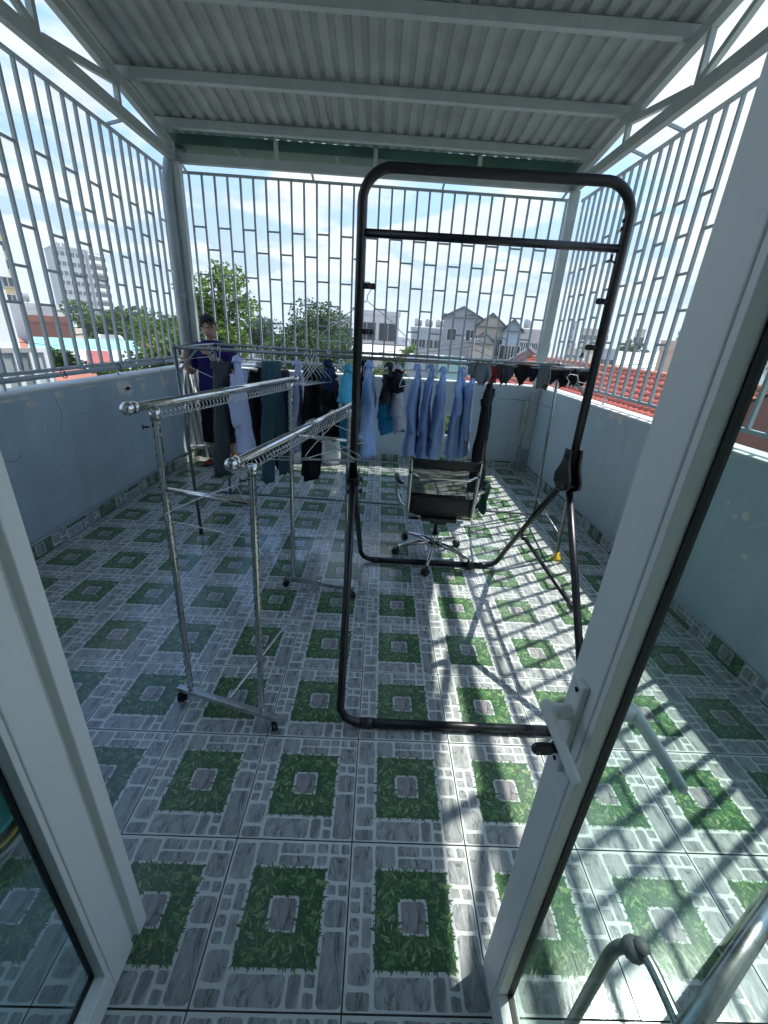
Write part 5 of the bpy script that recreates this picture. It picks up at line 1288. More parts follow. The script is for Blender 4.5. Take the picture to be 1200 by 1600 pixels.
# face details
eye = mat('eye_dark', (0.01, 0.008, 0.008), 0.3)
fd = MB()
for s in (-1, 1):
    fd.tube([hc + tiltm @ Vector((s * x, -0.0905 + abs(x - 0.03) * 0.32, z)) for x, z in ((0.016, 0.006), (0.030, 0.010), (0.046, 0.006))], [0.003, 0.004, 0.003], 6)
    fd.tube([hc + tiltm @ Vector((s * x, -0.0975 + abs(x - 0.02) * 0.38, z)) for x, z in ((0.012, 0.026), (0.032, 0.031), (0.052, 0.025))], [0.003, 0.0045, 0.002], 6)
fd.build('eyes_and_brows', eye, pe)
MB().tube([hc + tiltm @ Vector((x, -0.088 + abs(x) * 0.3, -0.061)) for x in (-0.02, 0, 0.02)], [0.002, 0.004, 0.002], 6).build('mouth', mat('lips', (0.22, 0.09, 0.08), 0.5), pe)
# hair: thick top swept forward in locks, short sides
hm_ = MB(); hv = []; nn, mm = 40, 16
for i in range(mm + 1):
    th_ = R(112) * i / mm
    for j in range(nn):
        ph = 2 * math.pi * j / nn
        d = Vector((math.cos(ph), math.sin(ph), 0))
        lim = (50 + 10 * math.sin(ph * 9) + 7 * math.sin(ph * 17 + 1)) if d.y < -0.35 else (72 + 5 * math.sin(ph * 11) if d.y < 0.15 else 112)
        th2 = R(min(math.degrees(th_), lim))
        d2 = Vector((math.sin(th2) * math.cos(ph), math.sin(th2) * math.sin(ph), math.cos(th2)))
        k = 1.0 + 0.20 * max(0, d2.z) ** 0.7 + 0.07 * noise.noise(d2 * 6) + 0.05 * noise.noise(d2 * 17)
        hv.append(hc + tiltm @ Vector((d2.x * 0.081 * k, d2.y * 0.101 * k - 0.008 * max(0, d2.z), d2.z * 0.122 * k)))
hm_.add(hv, [(i * nn + j, (i + 1) * nn + j, (i + 1) * nn + (j + 1) % nn, i * nn + (j + 1) % nn) for i in range(mm) for j in range(nn)], 0, True)
rgh = random.Random(4)
for q in range(70):
    x0 = rgh.uniform(-0.07, 0.07); y0 = rgh.uniform(-0.09, 0.05)
    zt_ = 0.122 * 1.12 * math.sqrt(max(0.05, 1 - (x0 / 0.088) ** 2 - (y0 / 0.112) ** 2))
    p0 = Vector((x0, y0, zt_)); ln = rgh.uniform(0.018, 0.034)
    p1 = p0 + Vector((rgh.uniform(-0.012, 0.02), -ln * 0.6, 0.010)); p2 = p0 + Vector((rgh.uniform(-0.01, 0.03), -ln, -0.012))
    hm_.tube([hc + tiltm @ p for p in (p0, p1, p2)], [0.008, 0.007, 0.002], 5)
hm_.build('hair', hair_m, pe)
# T-shirt
def pring(cx_, cy_, z, hw, ht, sd, fold=0.05, n=32): return ring(PB.x + cx_, PB.y + cy_, z, 0, hw, ht, n, sd, fold, 4)
tb = MB()
tb.rings([pring(0, -.01, 1.475, .075, .07, 1), pring(0, 0, 1.455, .12, .085, 1), pring(0, .01, 1.42, .185, .10, 1), pring(0, .015, 1.35, .205, .125, 1), pring(0, .01, 1.22, .195, .128, 1.5, .06), pring(0, 0, 1.05, .188, .128, 2, .07), pring(0, -.005, .90, .198, .135, 2.4, .09), pring(0, -.005, .82, .202, .138, 2.6, .10)])
for s in (-1, 1):
    tb.tube(smooth([Lp(s * .13, .015, 1.40), Lp(s * .19, .01, 1.34), Lp(s * .235, -.01, 1.24), Lp(s * .25, -.025, 1.17)], 4), [.075, .077, .078, .078, .077, .076, .075, .075, .075, .075, .075, .076, .077], 16)
tb.build('t_shirt', tee_m, pe)
sb = MB()
sb.rings([pring(0, 0, .93, .165, .12, 4), pring(0, 0, .86, .19, .13, 4), pring(0, 0, .76, .20, .135, 4)])
for s, x2, y2 in ((-1, -.105, -.01), (1, .118, .025)):
    sb.rings([pring(s * .095, 0, .84, .10, .12, 5 + s, .06), pring(s * .10, y2 * .5, .66, .102, .115, 5 + s, .08), pring(x2, y2, .46, .10, .11, 5.4 + s, .10), pring(x2 * 1.02, y2, .29, .102, .108, 5.8 + s, .12)])
sb.build('shorts', shorts_m, pe)
# shoes
shoe_r = mat('red_trainer', (0.24, 0.018, 0.018), 0.55, 0, 0.2, 20); shoe_b = mat('black_trainer', (0.012, 0.012, 0.014), 0.55)
for (ax_, ay_, tx, ty) in ((-.105, .04, -.15, -.17), (.135, .06, .19, -.14)):
    a = Lp(ax_, ay_, 0); b = Lp(tx, ty, 0); d = (b - a); L0 = d.length; d.normalize(); sd_ = Vector((d.y, -d.x, 0))
    rs = []
    for f, w, h in ((-.22, .026, .05), (-.1, .04, .085), (.12, .043, .095), (.4, .042, .075), (.7, .05, .055), (.95, .044, .042), (1.12, .02, .028)):
        c = a + d * L0 * f
        rs.append([c + sd_ * w * math.cos(q) + Vector((0, 0, max(0.012, 0.012 + h * max(0, math.sin(q))))) for q in [2 * math.pi * k / 16 for k in range(16)]])
    MB().rings(rs).build('shoe', shoe_r, pe)
    so = [[p.lerp(a + d * L0 * 0.45 + Vector((0, 0, p.z)), -0.06) for p in r_] for r_ in rs]
    base = [Vector((p.x, p.y, 0.001)) for r_ in so for p in (r_[0],)] + [Vector((p.x, p.y, 0.001)) for r_ in so[::-1] for p in (r_[8],)]
    MB().prism(base, (0, 0, 0), (0, 0, 0.02)).build('sole', shoe_b, pe)
    c = a + d * L0 * 0.3 + Vector((0, 0, 0.088))
    MB().box(c, (0.045, 0.07, 0.012), math.atan2(d.y, d.x) - math.pi / 2).build('laces', shoe_b, pe)
ph = thing('mobile_phone', 'dark mobile phone held up in both hands by the person', 'phone', Lp(-.09, -.27, 1.40))
MB().box(Lp(-.09, -.262, 1.395), (0.155, 0.009, 0.076), 0.0, rot=Matrix.Rotation(R(-18), 3, 'X')).build('phone_body', mat('phone_case', (0.012, 0.013, 0.02), 0.25), ph, bevel=0.004)
MB().lathe(Lp(-.145, -.2745, 1.418), [(0.008, 0), (0.008, 0.003)], 10, axis='Y').build('lens', black_plastic, ph)
# ================================================================== the city beyond the parapet
GZ = -10.0
gm = mat('city_ground', (0.31, 0.31, 0.29), 0.9, 0, 0.3, 0.05, var2=(0.22, 0.24, 0.19))
MB().add([(-1800, -1800, GZ), (1800, -1800, GZ), (1800, 1800, GZ), (-1800, 1800, GZ)], [(0, 1, 2, 3)]).build('ground', gm, kind='structure')
# the house the terrace stands on
MB().span((XL - 0.19, -8, GZ - 0.2), (XR + 0.19, YB + 0.19, -0.31)).build('lower_storeys', mat('house_render', (0.4, 0.42, 0.42), 0.8, 0, .1, 1), house)
def hv(u): return 485.9 + u * 0.0644
WP = mat('window_dark', (0.03, 0.04, 0.05), 0.15); WF = mat('window_frame_pale', (0.6, 0.6, 0.58), 0.6)
TANK = mat('water_tank_steel', (0.5, 0.52, 0.53), 0.45, 0.6, 0.1, 3)
PAINT = {}
def paint(name, col, v=0.10): return mat('render_' + name, col, 0.8, 0, v, 0.35, coords='Object')
WHITE = paint('white', (0.66, 0.67, 0.66)); GREYW = paint('grey', (0.40, 0.43, 0.45)); CREAM = paint('cream', (0.58, 0.52, 0.42)); YELL = paint('yellow', (0.58, 0.44, 0.22))
BLUEW = paint('pale_blue', (0.42, 0.50, 0.56)); PINK = paint('pink_grey', (0.52, 0.46, 0.45)); TEALW = paint('pale_teal', (0.30, 0.50, 0.48)); BRICK = paint('brick_red', (0.33, 0.14, 0.10))
TERRA = mat('terracotta_roof', (0.34, 0.13, 0.085), 0.7, 0, 0.25, 0.8); SLROOF = mat('slate_roof', (0.13, 0.15, 0.17), 0.6, 0, 0.2, 0.8); TINR = mat('tin_roof', (0.50, 0.56, 0.56), 0.45, 0.2, 0.15, 0.5)
TEALR = mat('teal_tin_roof', (0.25, 0.48, 0.46), 0.45, 0.1, 0.15, 0.5); REDR = mat('red_tin', (0.33, 0.085, 0.07), 0.5, 0, 0.2, 0.8); CONC = mat('roof_concrete', (0.36, 0.36, 0.35), 0.9, 0, 0.2, 0.4)
def bldg(label, u0, u1, ut, vt, D, depth, wm, roof='flat', rm=None, nx=3, nz=2, cat='building', group=None, zb=GZ, yaw=0.0, wh=1.2, ww=1.0, tanks=0, z_first=None, floor_h=3.2, balcony=False, ridge=1.6, name='city_building', wp=None):
    A, B = far(u0, hv(u0), D), far(u1, hv(u1), D)
    zt = far(ut, vt, D).z
    mid = (A + B) / 2; W = (B - A).length
    ux = (B - A).normalized(); ux.z = 0; ux = Matrix.Rotation(yaw, 3, 'Z') @ ux.normalized(); uy = Vector((-ux.y, ux.x, 0))
    if uy.dot(Vector((mid.x - CAM.x, mid.y - CAM.y, 0))) < 0: uy = -uy
    base = Vector((mid.x, mid.y, zb)); H = zt - zb
    if roof in ('gable', 'hip', 'front'): H -= ridge
    t = thing(name, label, cat, base, group)
    def Q(a, b, z): return base + ux * a + uy * b + Vector((0, 0, z))
    def blk(mb, a0, a1, b0, b1, z0, z1, mi=0):
        P = [Q(a, b, z) for a in (a0, a1) for b in (b0, b1) for z in (z0, z1)]
        return mb.add(P, [(0, 1, 3, 2), (4, 6, 7, 5), (0, 4, 5, 1), (2, 3, 7, 6), (0, 2, 6, 4), (1, 5, 7, 3)], mi)
    h = W / 2
    blk(MB(), -h, h, 0, depth, 0, H).build('wall', wm, t)
    rm = rm or CONC
    if roof == 'flat':
        r = MB(); e = 0.012 * W + 0.06
        blk(r, -h - e, h + e, -e, 0.12, H - 0.02, H + 0.45); blk(r, -h - e, h + e, depth - 0.12, depth + e, H - 0.02, H + 0.45); blk(r, -h - e, -h + 0.12, 0.12, depth - 0.12, H - 0.02, H + 0.45); blk(r, h - 0.12, h + e, 0.12, depth - 0.12, H - 0.02, H + 0.45)
        r.build('parapet', wm, t)
        blk(MB(), -h + 0.12, h - 0.12, 0.12, depth - 0.12, H + 0.01, H + 0.04).build('roof', rm, t)
    elif roof == 'gable':      # ridge along the front
        e = min(0.4, 0.035 * W); P = [Q(-h - e, -e, H - 0.1), Q(h + e, -e, H - 0.1), Q(h + e, depth + e, H - 0.1), Q(-h - e, depth + e, H - 0.1), Q(-h - e, depth / 2, H + ridge), Q(h + e, depth / 2, H + ridge)]
        MB().add(P, [(0, 1, 5, 4), (2, 3, 4, 5), (0, 4, 3), (1, 2, 5), (0, 3, 2, 1)]).build('roof', rm, t)
    elif roof == 'front':      # gable end towards the viewer
        e = 0.35; P = [Q(-h - e, -e, H - 0.05), Q(h + e, -e, H - 0.05), Q(0, -e, H + ridge), Q(-h - e, depth, H - 0.05), Q(h + e, depth, H - 0.05), Q(0, depth, H + ridge)]
        MB().add(P, [(0, 2, 5, 3), (1, 4, 5, 2), (0, 3, 4, 1)]).build('roof', rm, t).modifiers.new('t', 'SOLIDIFY').thickness = 0.18
        MB().add([Q(-h, 0, H), Q(h, 0, H), Q(0, 0, H + ridge * 0.93), Q(-h, 0.2, H), Q(h, 0.2, H), Q(0, 0.2, H + ridge * 0.93)], [(0, 1, 2), (3, 5, 4), (0, 3, 4, 1), (1, 4, 5, 2), (2, 5, 3, 0)]).build('gable_wall', wm, t)
    elif roof == 'hip':
        e = 0.4; k = min(h, depth / 2) * 0.8; P = [Q(-h - e, -e, H - 0.1), Q(h + e, -e, H - 0.1), Q(h + e, depth + e, H - 0.1), Q(-h - e, depth + e, H - 0.1), Q(-h + k, depth / 2, H + ridge), Q(h - k, depth / 2, H + ridge)]
        MB().add(P, [(0, 1, 5, 4), (2, 3, 4, 5), (0, 4, 3), (1, 2, 5), (0, 3, 2, 1)]).build('roof', rm, t)
    # windows: a frame standing proud, a dark pane set back in it
    proto = None
    for k in range(nz):
        zc2 = H - 1.9 - k * floor_h
        if zc2 < 0.5: break
        for j in range(nx):
            a = -h + W * (j + 0.5) / nx
            if proto is None:
                m = MB()
                blk(m, a - ww / 2 - 0.08, a + ww / 2 + 0.08, -0.07, -0.002, zc2 - wh / 2 - 0.08, zc2 - wh / 2); blk(m, a - ww / 2 - 0.08, a + ww / 2 + 0.08, -0.07, -0.002, zc2 + wh / 2, zc2 + wh / 2 + 0.08)
                blk(m, a - ww / 2 - 0.08, a - ww / 2, -0.07, -0.002, zc2 - wh / 2, zc2 + wh / 2); blk(m, a + ww / 2, a + ww / 2 + 0.08, -0.07, -0.002, zc2 - wh / 2, zc2 + wh / 2)
                blk(m, a - 0.03, a + 0.03, -0.05, -0.002, zc2 - wh / 2, zc2 + wh / 2)
                proto = m.build('window', WF, t); ref = Q(a, 0, zc2)
                blk(MB(), a - ww / 2, a + ww / 2, -0.03, -0.004, zc2 - wh / 2, zc2 + wh / 2).build('pane', wp or WP, proto)
            else:
                wc = copy_tree(proto, t); wc.location = proto.location + (Q(a, 0, zc2) - ref)
        if balcony:
            m = MB(); zf = zc2 - wh / 2 - 0.9
            blk(m, -h * 0.9, h * 0.9, -1.1, -0.005, zf, zf + 0.15); blk(m, -h * 0.9, h * 0.9, -1.1, -1.0, zf + 0.15, zf + 1.0)
            m.build('balcony', wm, t)
    for k in range(tanks):
        a = -h * 0.6 + k * 1.7
        P0 = Q(a, 1.2, H + 0.6)
        m = MB(); m.lathe(P0, [(0.1, 0), (0.6, 0.05), (0.62, 0.9), (0.5, 1.15), (0.1, 1.25)], 14)
        for q in (-1, 1): m.span(P0 + Vector((q * 0.4 - 0.04, -0.04, -0.65)), P0 + Vector((q * 0.4 + 0.04, 0.04, 0.05)))
        m.build('water_tank', TANK, t)
    return t
# left side
bldg('white house wall with a window, closest building beyond the left grille', -150, 34, 20, 430, 10, 9, WHITE, nx=5, nz=2, wh=1.35, ww=0.95, floor_h=3.0, yaw=R(34), wp=mat('pale_curtained_glass', (0.36, 0.42, 0.40), 0.25))
bldg('yellow apartment tower rising behind the white house at the picture edge', -120, 41, -30, 240, 120, 25, YELL, nx=9, nz=16, wh=1.6, ww=1.5, floor_h=3.1)
bldg('tall grey apartment tower standing above the treetops', 106, 152, 120, 390, 210, 16, GREYW, nx=6, nz=14, wh=1.4, ww=1.1, floor_h=3.1, tanks=2, yaw=R(12))
bldg('white balconied wing beside the tall grey apartment tower', 153, 184, 160, 397, 214, 16, WHITE, nx=5, nz=14, wh=1.6, ww=1.6, floor_h=3.1, balcony=True, yaw=R(40))
bldg('low brick red house with a flat roof, left of the treetops', 38, 108, 70, 503, 46, 9, BRICK, nx=0, nz=0)
bldg('white block rising behind the brick red house', 83, 108, 95, 484, 60, 10, WHITE, nx=2, nz=1, yaw=R(34))
bldg('pale teal house with a dark window behind the brick red house', 36, 62, 48, 481, 66, 10, TEALW, nx=2, nz=2, wh=1.5, ww=1.3, tanks=1)
bldg('grey balconied house between the teal house and the white block', 62, 83, 72, 484, 70, 10, GREYW, nx=2, nz=2, balcony=True)
bldg('long shed with a pale teal metal roof below the treetops', 30, 215, 120, 533, 27, 7, TEALW, 'gable', TEALR, nx=8, nz=1, ridge=0.8)
bldg('white metal roofed shed in front of the teal roofed one', 95, 225, 170, 552, 19, 4, WHITE, 'gable', TINR, nx=4, nz=1, ridge=0.6)
bldg('small red metal shed beside the young trees', 122, 158, 140, 551, 16.5, 2.2, REDR, 'gable', REDR, nx=0, nz=0, ridge=0.3)
bldg('terracotta roofed low house below the left grille', 60, 135, 95, 590, 12, 4, CREAM, 'gable', TERRA, nx=0, nz=0, ridge=0.6)
# behind the end wall
bldg('grey house with a gable end between the two trees', 384, 430, 406, 490, 36, 10, BLUEW, 'front', SLROOF, nx=2, nz=2)
bldg('white house with dark roof terrace openings, left of the black upright', 500, 548, 520, 497, 62, 12, WHITE, nx=3, nz=2, wh=1.6, ww=1.8)
bldg('white block with wide grey openings right behind the black upright', 556, 622, 590, 492, 56, 12, WHITE, nx=2, nz=2, wh=2.0, ww=2.2, tanks=0)
bldg('low cream roofed building in front of the white block', 566, 636, 600, 541, 40, 7, CREAM, 'gable', mat('cream_roof', (0.6, 0.57, 0.48), 0.7, 0, 0.1, 0.6), nx=0, nz=0, ridge=1.0)
bldg('grey block with brick red panels and steel water tanks on its roof', 642, 690, 668, 517, 72, 12, GREYW, nx=4, nz=3, tanks=3)
bldg('big pale grey block with a stepped gable top', 690, 748, 720, 478, 54, 14, GREYW, 'front', SLROOF, nx=2, nz=2, ridge=1.2)
bldg('cream villa with an ornate double gable', 742, 786, 766, 488, 46, 9, CREAM, 'front', SLROOF, nx=3, nz=3, ridge=1.3, balcony=True, wh=1.6)
bldg('lower cream wing of the villa with arched porch', 736, 774, 752, 517, 40, 5, CREAM, 'front', SLROOF, nx=2, nz=1, ridge=1.0)
bldg('pale blue house with a slate gable right of the villa', 784, 812, 796, 497, 44, 9, BLUEW, 'front', SLROOF, nx=2, nz=3, ridge=1.1)
bldg('pinkish low house with a white gable in front of the steel post', 796, 862, 828, 540, 30, 7, PINK, 'front', TINR, nx=3, nz=1, ridge=1.2)
bldg('pale house with a flat roof beyond the steel post', 810, 858, 830, 520, 66, 9, PINK, nx=5, nz=2, tanks=1)
bldg('small teal fronted shop seen under the washing, right of the blue shirts', 690, 730, 712, 582, 17, 4, TEALW, 'flat', TINR, nx=2, nz=1, wh=0.8, ww=0.6)
bldg('grey concrete house seen under the right end of the rack rail', 640, 690, 660, 577, 19, 5, GREYW, 'flat', CONC, nx=3, nz=1)
# right side
bldg('tan walled house behind the red tile roof', 1030, 1075, 1050, 548, 26, 8, CREAM, nx=2, nz=2)
bldg('grey metal shed with a red striped gable behind the red tile roof', 965, 1030, 1000, 551, 34, 8, BLUEW, 'gable', TINR, nx=2, nz=1, ridge=1.2)
bldg('pale block with a small tower on the right skyline', 985, 1000, 990, 517, 120, 12, CREAM, nx=2, nz=3)
bldg('slim bluish high rise on the far right skyline', 1050, 1068, 1058, 515, 320, 20, BLUEW, nx=4, nz=8, wh=2, ww=2)
bldg('white apartment slab behind the lowest peg of the black frame', 905, 945, 920, 516, 140, 14, CREAM, nx=7, nz=4)
bldg('tall narrow grey mast house on the right skyline', 884, 892, 888, 503, 180, 8, GREYW, nx=1, nz=4)
rg = random.Random(77); seen_l = {}
kinds = [('white', WHITE), ('grey', GREYW), ('cream', CREAM), ('pale blue', BLUEW), ('pinkish', PINK)]
roofs = [('flat roofed', 'flat', CONC), ('slate roofed', 'gable', SLROOF), ('tin roofed', 'gable', TINR), ('terracotta roofed', 'hip', TERRA), ('flat roofed', 'flat', TINR)]
for zone, ua, ub, n in (('beyond the left grille', -160, 260, 16), ('beyond the end wall', 270, 860, 34), ('beyond the right grille', 880, 1420, 30)):
    for i in range(n):
        f = (i + rg.uniform(0.15, 0.85)) / n
        u = ua + (ub - ua) * f
        band = i % 3
        D = (rg.uniform(30, 60), rg.uniform(75, 140), rg.uniform(160, 420))[band]
        wpx = (rg.uniform(34, 56), rg.uniform(22, 36), rg.uniform(14, 28))[band]
        below = (rg.uniform(18, 46), rg.uniform(2, 16), rg.uniform(-9, 5))[band]
        if zone == 'beyond the right grille' and band == 0: D += 18; below -= 8
        kn, km = kinds[rg.randrange(5)]; rn, rt, rm_ = roofs[rg.randrange(5)]
        dist = ('in the middle distance', 'further off', 'far off on the skyline')[band]
        marks = ((-200, 'beside the picture edge'), (60, 'by the brick red house'), (150, 'by the grey tower'), (240, 'by the corner post'), (350, 'by the bright tree'), (430, 'by the grey gable house'), (500, 'by the dark tree'), (590, 'by the white block'), (665, 'by the water tanks'), (718, 'by the stepped gable'), (765, 'by the villa'), (830, 'by the pinkish house'), (890, 'by the steel post'), (960, 'over the tile roof'), (1040, 'by the tan house'), (1130, 'behind the door leaf'), (1250, 'through the pane'), (1400, 'past the pane'))
        mk = min(marks, key=lambda q: abs(q[0] - u))[1]
        lab = f'{kn} {rn} city house {dist} {mk}'; seen_l[lab] = seen_l.get(lab, 0) + 1
        if seen_l[lab] > 1: lab = f'{kn} {rn} city house {dist} {mk}, ' + ('the second', 'the third', 'the fourth')[min(2, seen_l[lab] - 2)] + ' along'
        bldg(lab, u - wpx / 2, u + wpx / 2, u, hv(u) + below, D, rg.uniform(7, 13), km, rt, rm_, nx=rg.choice((2, 3)), nz=2, group='city houses ' + zone, yaw=R(rg.uniform(-18, 18)), tanks=1 if (rg.random() < 0.3 and band > 0) else 0, wh=1.4, ww=1.1)
# red tile roof just beyond the right grille
rf = thing('tile_roofed_house', 'house with a red interlocking tile roof just beyond the right grille', 'house', (8.5, 19, GZ), None)
RX, RZ_, EX, EZ, Y0, Y1 = 9.6, 0.92, 5.2, -1.15, 9.9, 30.0
sl = Vector((EX - RX, 0, EZ - RZ_)); SLN = sl.length; sl.normalize(); nrm = Vector((0, 1, 0)).cross(sl).normalized()
if nrm.z < 0: nrm = -nrm
MB().add([(RX, Y0, RZ_ - .06), (RX, Y1, RZ_ - .06), (EX, Y1, EZ - .06), (EX, Y0, EZ - .06), (2 * RX - EX, Y0, EZ - .06), (2 * RX - EX, Y1, EZ - .06)], [(0, 3, 2, 1), (0, 1, 5, 4), (3, 4, 5, 2), (0, 4, 3), (1, 2, 5)]).build('roof', mat('roof_deck', (0.20, 0.07, 0.05), 0.8), rf)
MB().span((EX + 0.4, Y0 + 0.3, GZ), (2 * RX - EX - 0.4, Y1 - 0.3, EZ - 0.07)).build('wall', paint('pale_blue_white', (0.50, 0.58, 0.66)), rf)
MB().add([(EX + .4, Y0 + .301, EZ - .1), (2 * RX - EX - .4, Y0 + .301, EZ - .1), (RX, Y0 + .301, RZ_ - .12), (EX + .4, Y0 + .5, EZ - .1), (2 * RX - EX - .4, Y0 + .5, EZ - .1), (RX, Y0 + .5, RZ_ - .12)], [(0, 1, 2), (3, 5, 4), (0, 3, 4, 1), (1, 4, 5, 2), (2, 5, 3, 0)]).build('gable_wall', PAINT.get('x', paint('pale_blue_white', (0.50, 0.58, 0.66))), rf)
tile_red = mat('red_roof_tile', (0.46, 0.105, 0.060), 0.55, 0, 0.3, 1.7)
TWd, TL = 0.30, 0.335
def roof_tile_mb(o, off):
    v = Vector((0, 1, 0)); mb = MB(); pts = []
    for i in range(7):
        a = i / 6; hgt = 0.045 * math.sin(math.pi * min(1, a / 0.62)) if a < 0.62 else 0.012 * math.sin(math.pi * (a - 0.62) / 0.38)
        pts.append((a * TWd * 0.985, hgt))
    P = []
    for s_, lift in ((0, 0.012), (TL * 1.04, 0.045)):
        for a, hgt in pts: P.append(o + v * a + sl * s_ + nrm * (hgt + lift))
    for a, hgt in pts: P.append(o + v * a + sl * TL * 1.04 + nrm * (hgt + 0.012))
    n = len(pts)
    return P, [(i, i + 1, n + i + 1, n + i) for i in range(n - 1)] + [(n + i, n + i + 1, 2 * n + i + 1, 2 * n + i) for i in range(n - 1)]
allt = []
for j in range(int((Y1 - Y0) / TWd)):
    for i in range(int(SLN / TL)):
        o = Vector((RX, Y0 + j * TWd, RZ_)) + sl * (i * TL)
        allt.append((o, i))
vis = sorted([q for q in allt], key=lambda q: (q[0] - CAM).length)
near_t = [q for q in vis if q[0].z > -0.75][:290]; nid = {id(q) for q in near_t}
rest = MB(); proto = None
for q in allt:
    if id(q) in nid:
        if proto is None:
            P, F = roof_tile_mb(q[0], 0); proto = MB().add(P, F, 0, True).build('roof_tile', tile_red, rf); ref = q[0]
        else:
            o = inst(proto, rf, proto.location + (q[0] - ref) + nrm * rg.uniform(-0.004, 0.004))
    else:
        P, F = roof_tile_mb(q[0], 0); rest.add(P, F, 0, True)
rest.build('roof_tiles', tile_red, rf, kind='stuff')
for j in range(int((Y1 - Y0) / 0.4)):
    y = Y0 + j * 0.4
    if j == 0:
        rp0 = MB().tube([(RX, y, RZ_ + 0.03), (RX, y + 0.42, RZ_ + 0.045)], [0.10, 0.115], 10).build('ridge_tile', mat('ridge_tile_orange', (0.50, 0.17, 0.09), 0.6, 0, 0.2, 2), rf)
    else: inst(rp0, rf, rp0.location + Vector((0, j * 0.4, 0)))

# ------------------------------------------------------------------ trees
def leafmat(name, c0, c1, c2):
    m = bpy.data.materials.new(name); m.use_nodes = True; t = m.node_tree; p = t.nodes['Principled BSDF']
    g = t.nodes.new('ShaderNodeAttribute'); g.attribute_name = 'leaf'
    r = t.nodes.new('ShaderNodeValToRGB'); r.color_ramp.elements[0].color = (*c0, 1); r.color_ramp.elements[1].color = (*c2, 1)
    e = r.color_ramp.elements.new(0.5); e.color = (*c1, 1)
    t.links.new(g.outputs['Fac'], r.inputs[0]); t.links.new(r.outputs[0], p.inputs['Base Color']); p.inputs['Roughness'].default_value = 0.55
    tl = t.nodes.new('ShaderNodeBsdfTranslucent'); t.links.new(r.outputs[0], tl.inputs[0]); mx = t.nodes.new('ShaderNodeMixShader'); mx.inputs[0].default_value = 0.45
    t.links.new(p.outputs[0], mx.inputs[1]); t.links.new(tl.outputs[0], mx.inputs[2]); t.links.new(mx.outputs[0], t.nodes['Material Output'].inputs[0])
    return m
BRIGHT = leafmat('bright_leaves', (0.055, 0.115, 0.024), (0.115, 0.205, 0.04), (0.21, 0.29, 0.07)); DARKL = leafmat('dark_leaves', (0.022, 0.055, 0.018), (0.045, 0.10, 0.03), (0.085, 0.15, 0.045)); MIDL = leafmat('mid_leaves', (0.04, 0.09, 0.02), (0.075, 0.15, 0.03), (0.13, 0.20, 0.045))
BARK = mat('bark', (0.10, 0.085, 0.07), 0.9, 0, 0.3, 8, 0.5, 30)
def tree(label, u, v_top, D, rx, rz, leaves, lsize, m, cz_v, group='trees beyond the parapet', nclump=26, seed=1, sprig=None, ry=None):
    rg = random.Random(seed)
    c = far(u, cz_v, D); base = Vector((c.x, c.y, GZ)); top = far(u, v_top, D).z
    ry = ry or rx
    t = thing('broadleaf_tree', label, 'tree', base, group)
    tb_ = MB(); fork = Vector((c.x, c.y, c.z - rz * 0.75))
    tb_.tube(smooth([base, base.lerp(fork, 0.5) + Vector((0.1 * rx, 0, 0)), fork], 4), [0.075 * rx * (1.25 - 0.06 * i) for i in range(9)], 9)
    clumps = []
    for k in range(nclump):
        for _ in range(30):
            d = Vector((rg.uniform(-1, 1), rg.uniform(-1, 1), rg.uniform(-0.9, 1)))
            if 0.25 < d.length < 1: break
        d = d * (0.6 + 0.4 * rg.random())
        q = c + Vector((d.x * rx, d.y * ry, d.z * rz)); clumps.append((q, rg.uniform(0.22, 0.42) * min(rx, rz)))
        if k % 2 == 0: tb_.tube(smooth([fork, fork.lerp(q, 0.5) + Vector((0, 0, 0.08 * rz)), q], 3), [0.035 * rx * (1 - i / 8) + 0.006 for i in range(7)], 6)
    if sprig:
        q = far(sprig[0], sprig[1], D); clumps.append((q, rz * 0.10)); clumps.append((q + Vector((0.12, 0, -0.05)), rz * 0.08))
        tb_.tube(smooth([c, c.lerp(q, 0.6), q], 3), [0.03] * 7, 5)
    tb_.build('trunk', BARK, t)
    vv = []; fs = []; val = []
    wts = [r_ ** 2 for _, r_ in clumps]
    for i in range(leaves):
        q, r_ = rg.choices(clumps, wts)[0]
        while True:
            d = Vector((rg.uniform(-1, 1), rg.uniform(-1, 1), rg.uniform(-1, 1)))
            if d.length < 1: break
        d = d.normalized() * (d.length ** 0.5); p = q + Vector((d.x * r_ * 1.15, d.y * r_ * 1.15, d.z * r_ * 0.85))
        a = Vector((rg.gauss(0, 1), rg.gauss(0, 1), rg.gauss(0, 0.5))).normalized(); b = a.cross(Vector((rg.gauss(0, 1), rg.gauss(0, 1), rg.gauss(0, 1)))).normalized()
        L_ = lsize * rg.uniform(0.6, 1.25); wl = L_ * 0.32
        k0 = len(vv); vv += [p, p + a * L_ * 0.5 + b * wl, p + a * L_, p + a * L_ * 0.5 - b * wl]; fs.append((k0, k0 + 1, k0 + 2, k0 + 3)); val.append(min(1, max(0, rg.gauss(0.45, 0.24))))
    mb = MB().add(vv, fs); o = mb.build('crown', m, t)
    at = o.data.attributes.new('leaf', 'FLOAT', 'FACE'); at.data.foreach_set('value', val)
    return t
tree('bright green tree with a loose sprig on top, behind the person', 348, 428, 13.5, 1.08, 1.38, 6000, 0.123, BRIGHT, 500, seed=3, sprig=(336, 414), nclump=34)
tree('bright green bush spilling behind the left corner post', 258, 478, 15, 1.3, 1.1, 5100, 0.131, BRIGHT, 545, seed=5)
tree('dense dark green tree behind the middle of the end wall', 488, 482, 24, 2.9, 2.3, 13500, 0.164, DARKL, 545, seed=7, nclump=44)
tree('broad green treetops below the grey apartment tower', 190, 484, 58, 7.2, 3.4, 11050, 0.451, MIDL, 525, seed=9, nclump=50, ry=4)
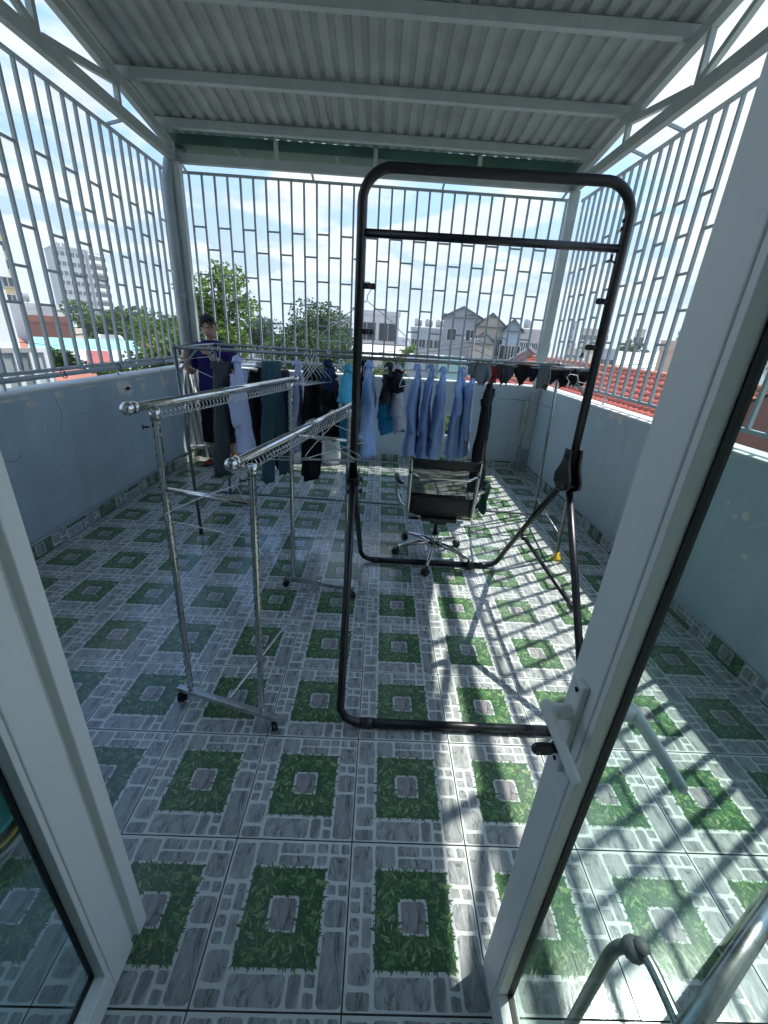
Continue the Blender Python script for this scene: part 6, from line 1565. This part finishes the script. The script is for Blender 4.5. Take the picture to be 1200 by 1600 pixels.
tree('small tree in front of the teal roofed shed, left one', 84, 550, 17, 0.45, 0.42, 1190, 0.115, MIDL, 566, seed=11, nclump=12)
tree('small tree in front of the teal roofed shed, beside the red shed', 117, 552, 17, 0.55, 0.5, 1360, 0.115, DARKL, 570, seed=12, nclump=12)
tree('low leafy shrub below the bottom rail of the left grille', 172, 566, 14, 0.55, 0.35, 1360, 0.107, BRIGHT, 580, seed=13, nclump=12)
tree('small yellow green tree below the grey block with water tanks', 646, 545, 30, 0.9, 0.8, 1530, 0.164, BRIGHT, 556, seed=14, nclump=14)
tree('leafy tree filling the view low behind the wall and blue shirts', 600, 560, 20, 2.2, 1.0, 4250, 0.164, MIDL, 590, seed=15, nclump=24)
tree('tree seen through the drain opening in the end wall', 702, 640, 9, 1.2, 0.9, 3060, 0.131, BRIGHT, 668, seed=16, nclump=16)
tree('small round tree on the right skyline', 990, 540, 70, 1.6, 1.3, 1190, 0.328, MIDL, 545, seed=17, nclump=12)
tree('dark tree right of the bright one, behind the grey gable house', 415, 505, 30, 1.6, 1.4, 3060, 0.180, DARKL, 528, seed=18, nclump=18)

# ------------------------------------------------------------------ utility pole and cables
up = far(741, 528, 34)
pl = thing('utility_pole', 'concrete utility pole with crossarms in front of the villa', 'pole', (up.x, up.y, GZ))
MB().tube([(up.x, up.y, GZ), (up.x, up.y, up.z)], [0.16, 0.10], 10).build('pole', CONC, pl)
for dz in (0.3, 0.9): MB().span((up.x - 0.8, up.y - 0.05, up.z - dz), (up.x + 0.8, up.y + 0.05, up.z - dz + 0.1)).build('crossarm', CONC, pl)
for q in (-0.7, -0.25, 0.25, 0.7): MB().tube([(up.x + q, up.y, up.z - 0.2), (up.x + q, up.y, up.z - 0.02)], 0.05, 8).build('insulator', WF, pl)
tw = far(1005, 545, 20); 
for k, (ua, va, Da, ub, vb_, Db) in enumerate(((-40, 528, 30, 741, 534, 34), (-40, 537, 30, 741, 541, 34), (741, 530, 34, 1100, 560, 28), (741, 536, 34, 1120, 566, 28), (741, 546, 34, 1140, 590, 22))):
    a, b = far(ua, va, Da), far(ub, vb_, Db)
    pts = [a.lerp(b, i / 16) - Vector((0, 0, 1.0 * math.sin(math.pi * i / 16))) for i in range(17)]
    MB().tube(pts, 0.018, 5).build('power_cable', rubber, None, ('upper cable from the left to the utility pole', 'lower cable from the left to the utility pole', 'highest cable from the utility pole towards the right', 'middle cable from the utility pole towards the right', 'lowest cable from the utility pole towards the right')[k], 'cable', 'overhead cables')

# ================================================================== air
hm2 = bpy.data.materials.new('haze_air'); hm2.use_nodes = True; t_ = hm2.node_tree
t_.nodes.remove(t_.nodes['Principled BSDF'])
pv_ = t_.nodes.new('ShaderNodeVolumePrincipled'); pv_.inputs['Color'].default_value = (0.86, 0.92, 0.97, 1)
pv_.inputs['Density'].default_value = 0.0006; pv_.inputs['Anisotropy'].default_value = 0.0
t_.links.new(pv_.outputs[0], t_.nodes['Material Output'].inputs['Volume'])
MB().span((-1850, -1850, GZ - 1.2), (1850, 1850, 92)).build('haze', hm2, kind='stuff')
sc.cycles.volume_bounces = 1
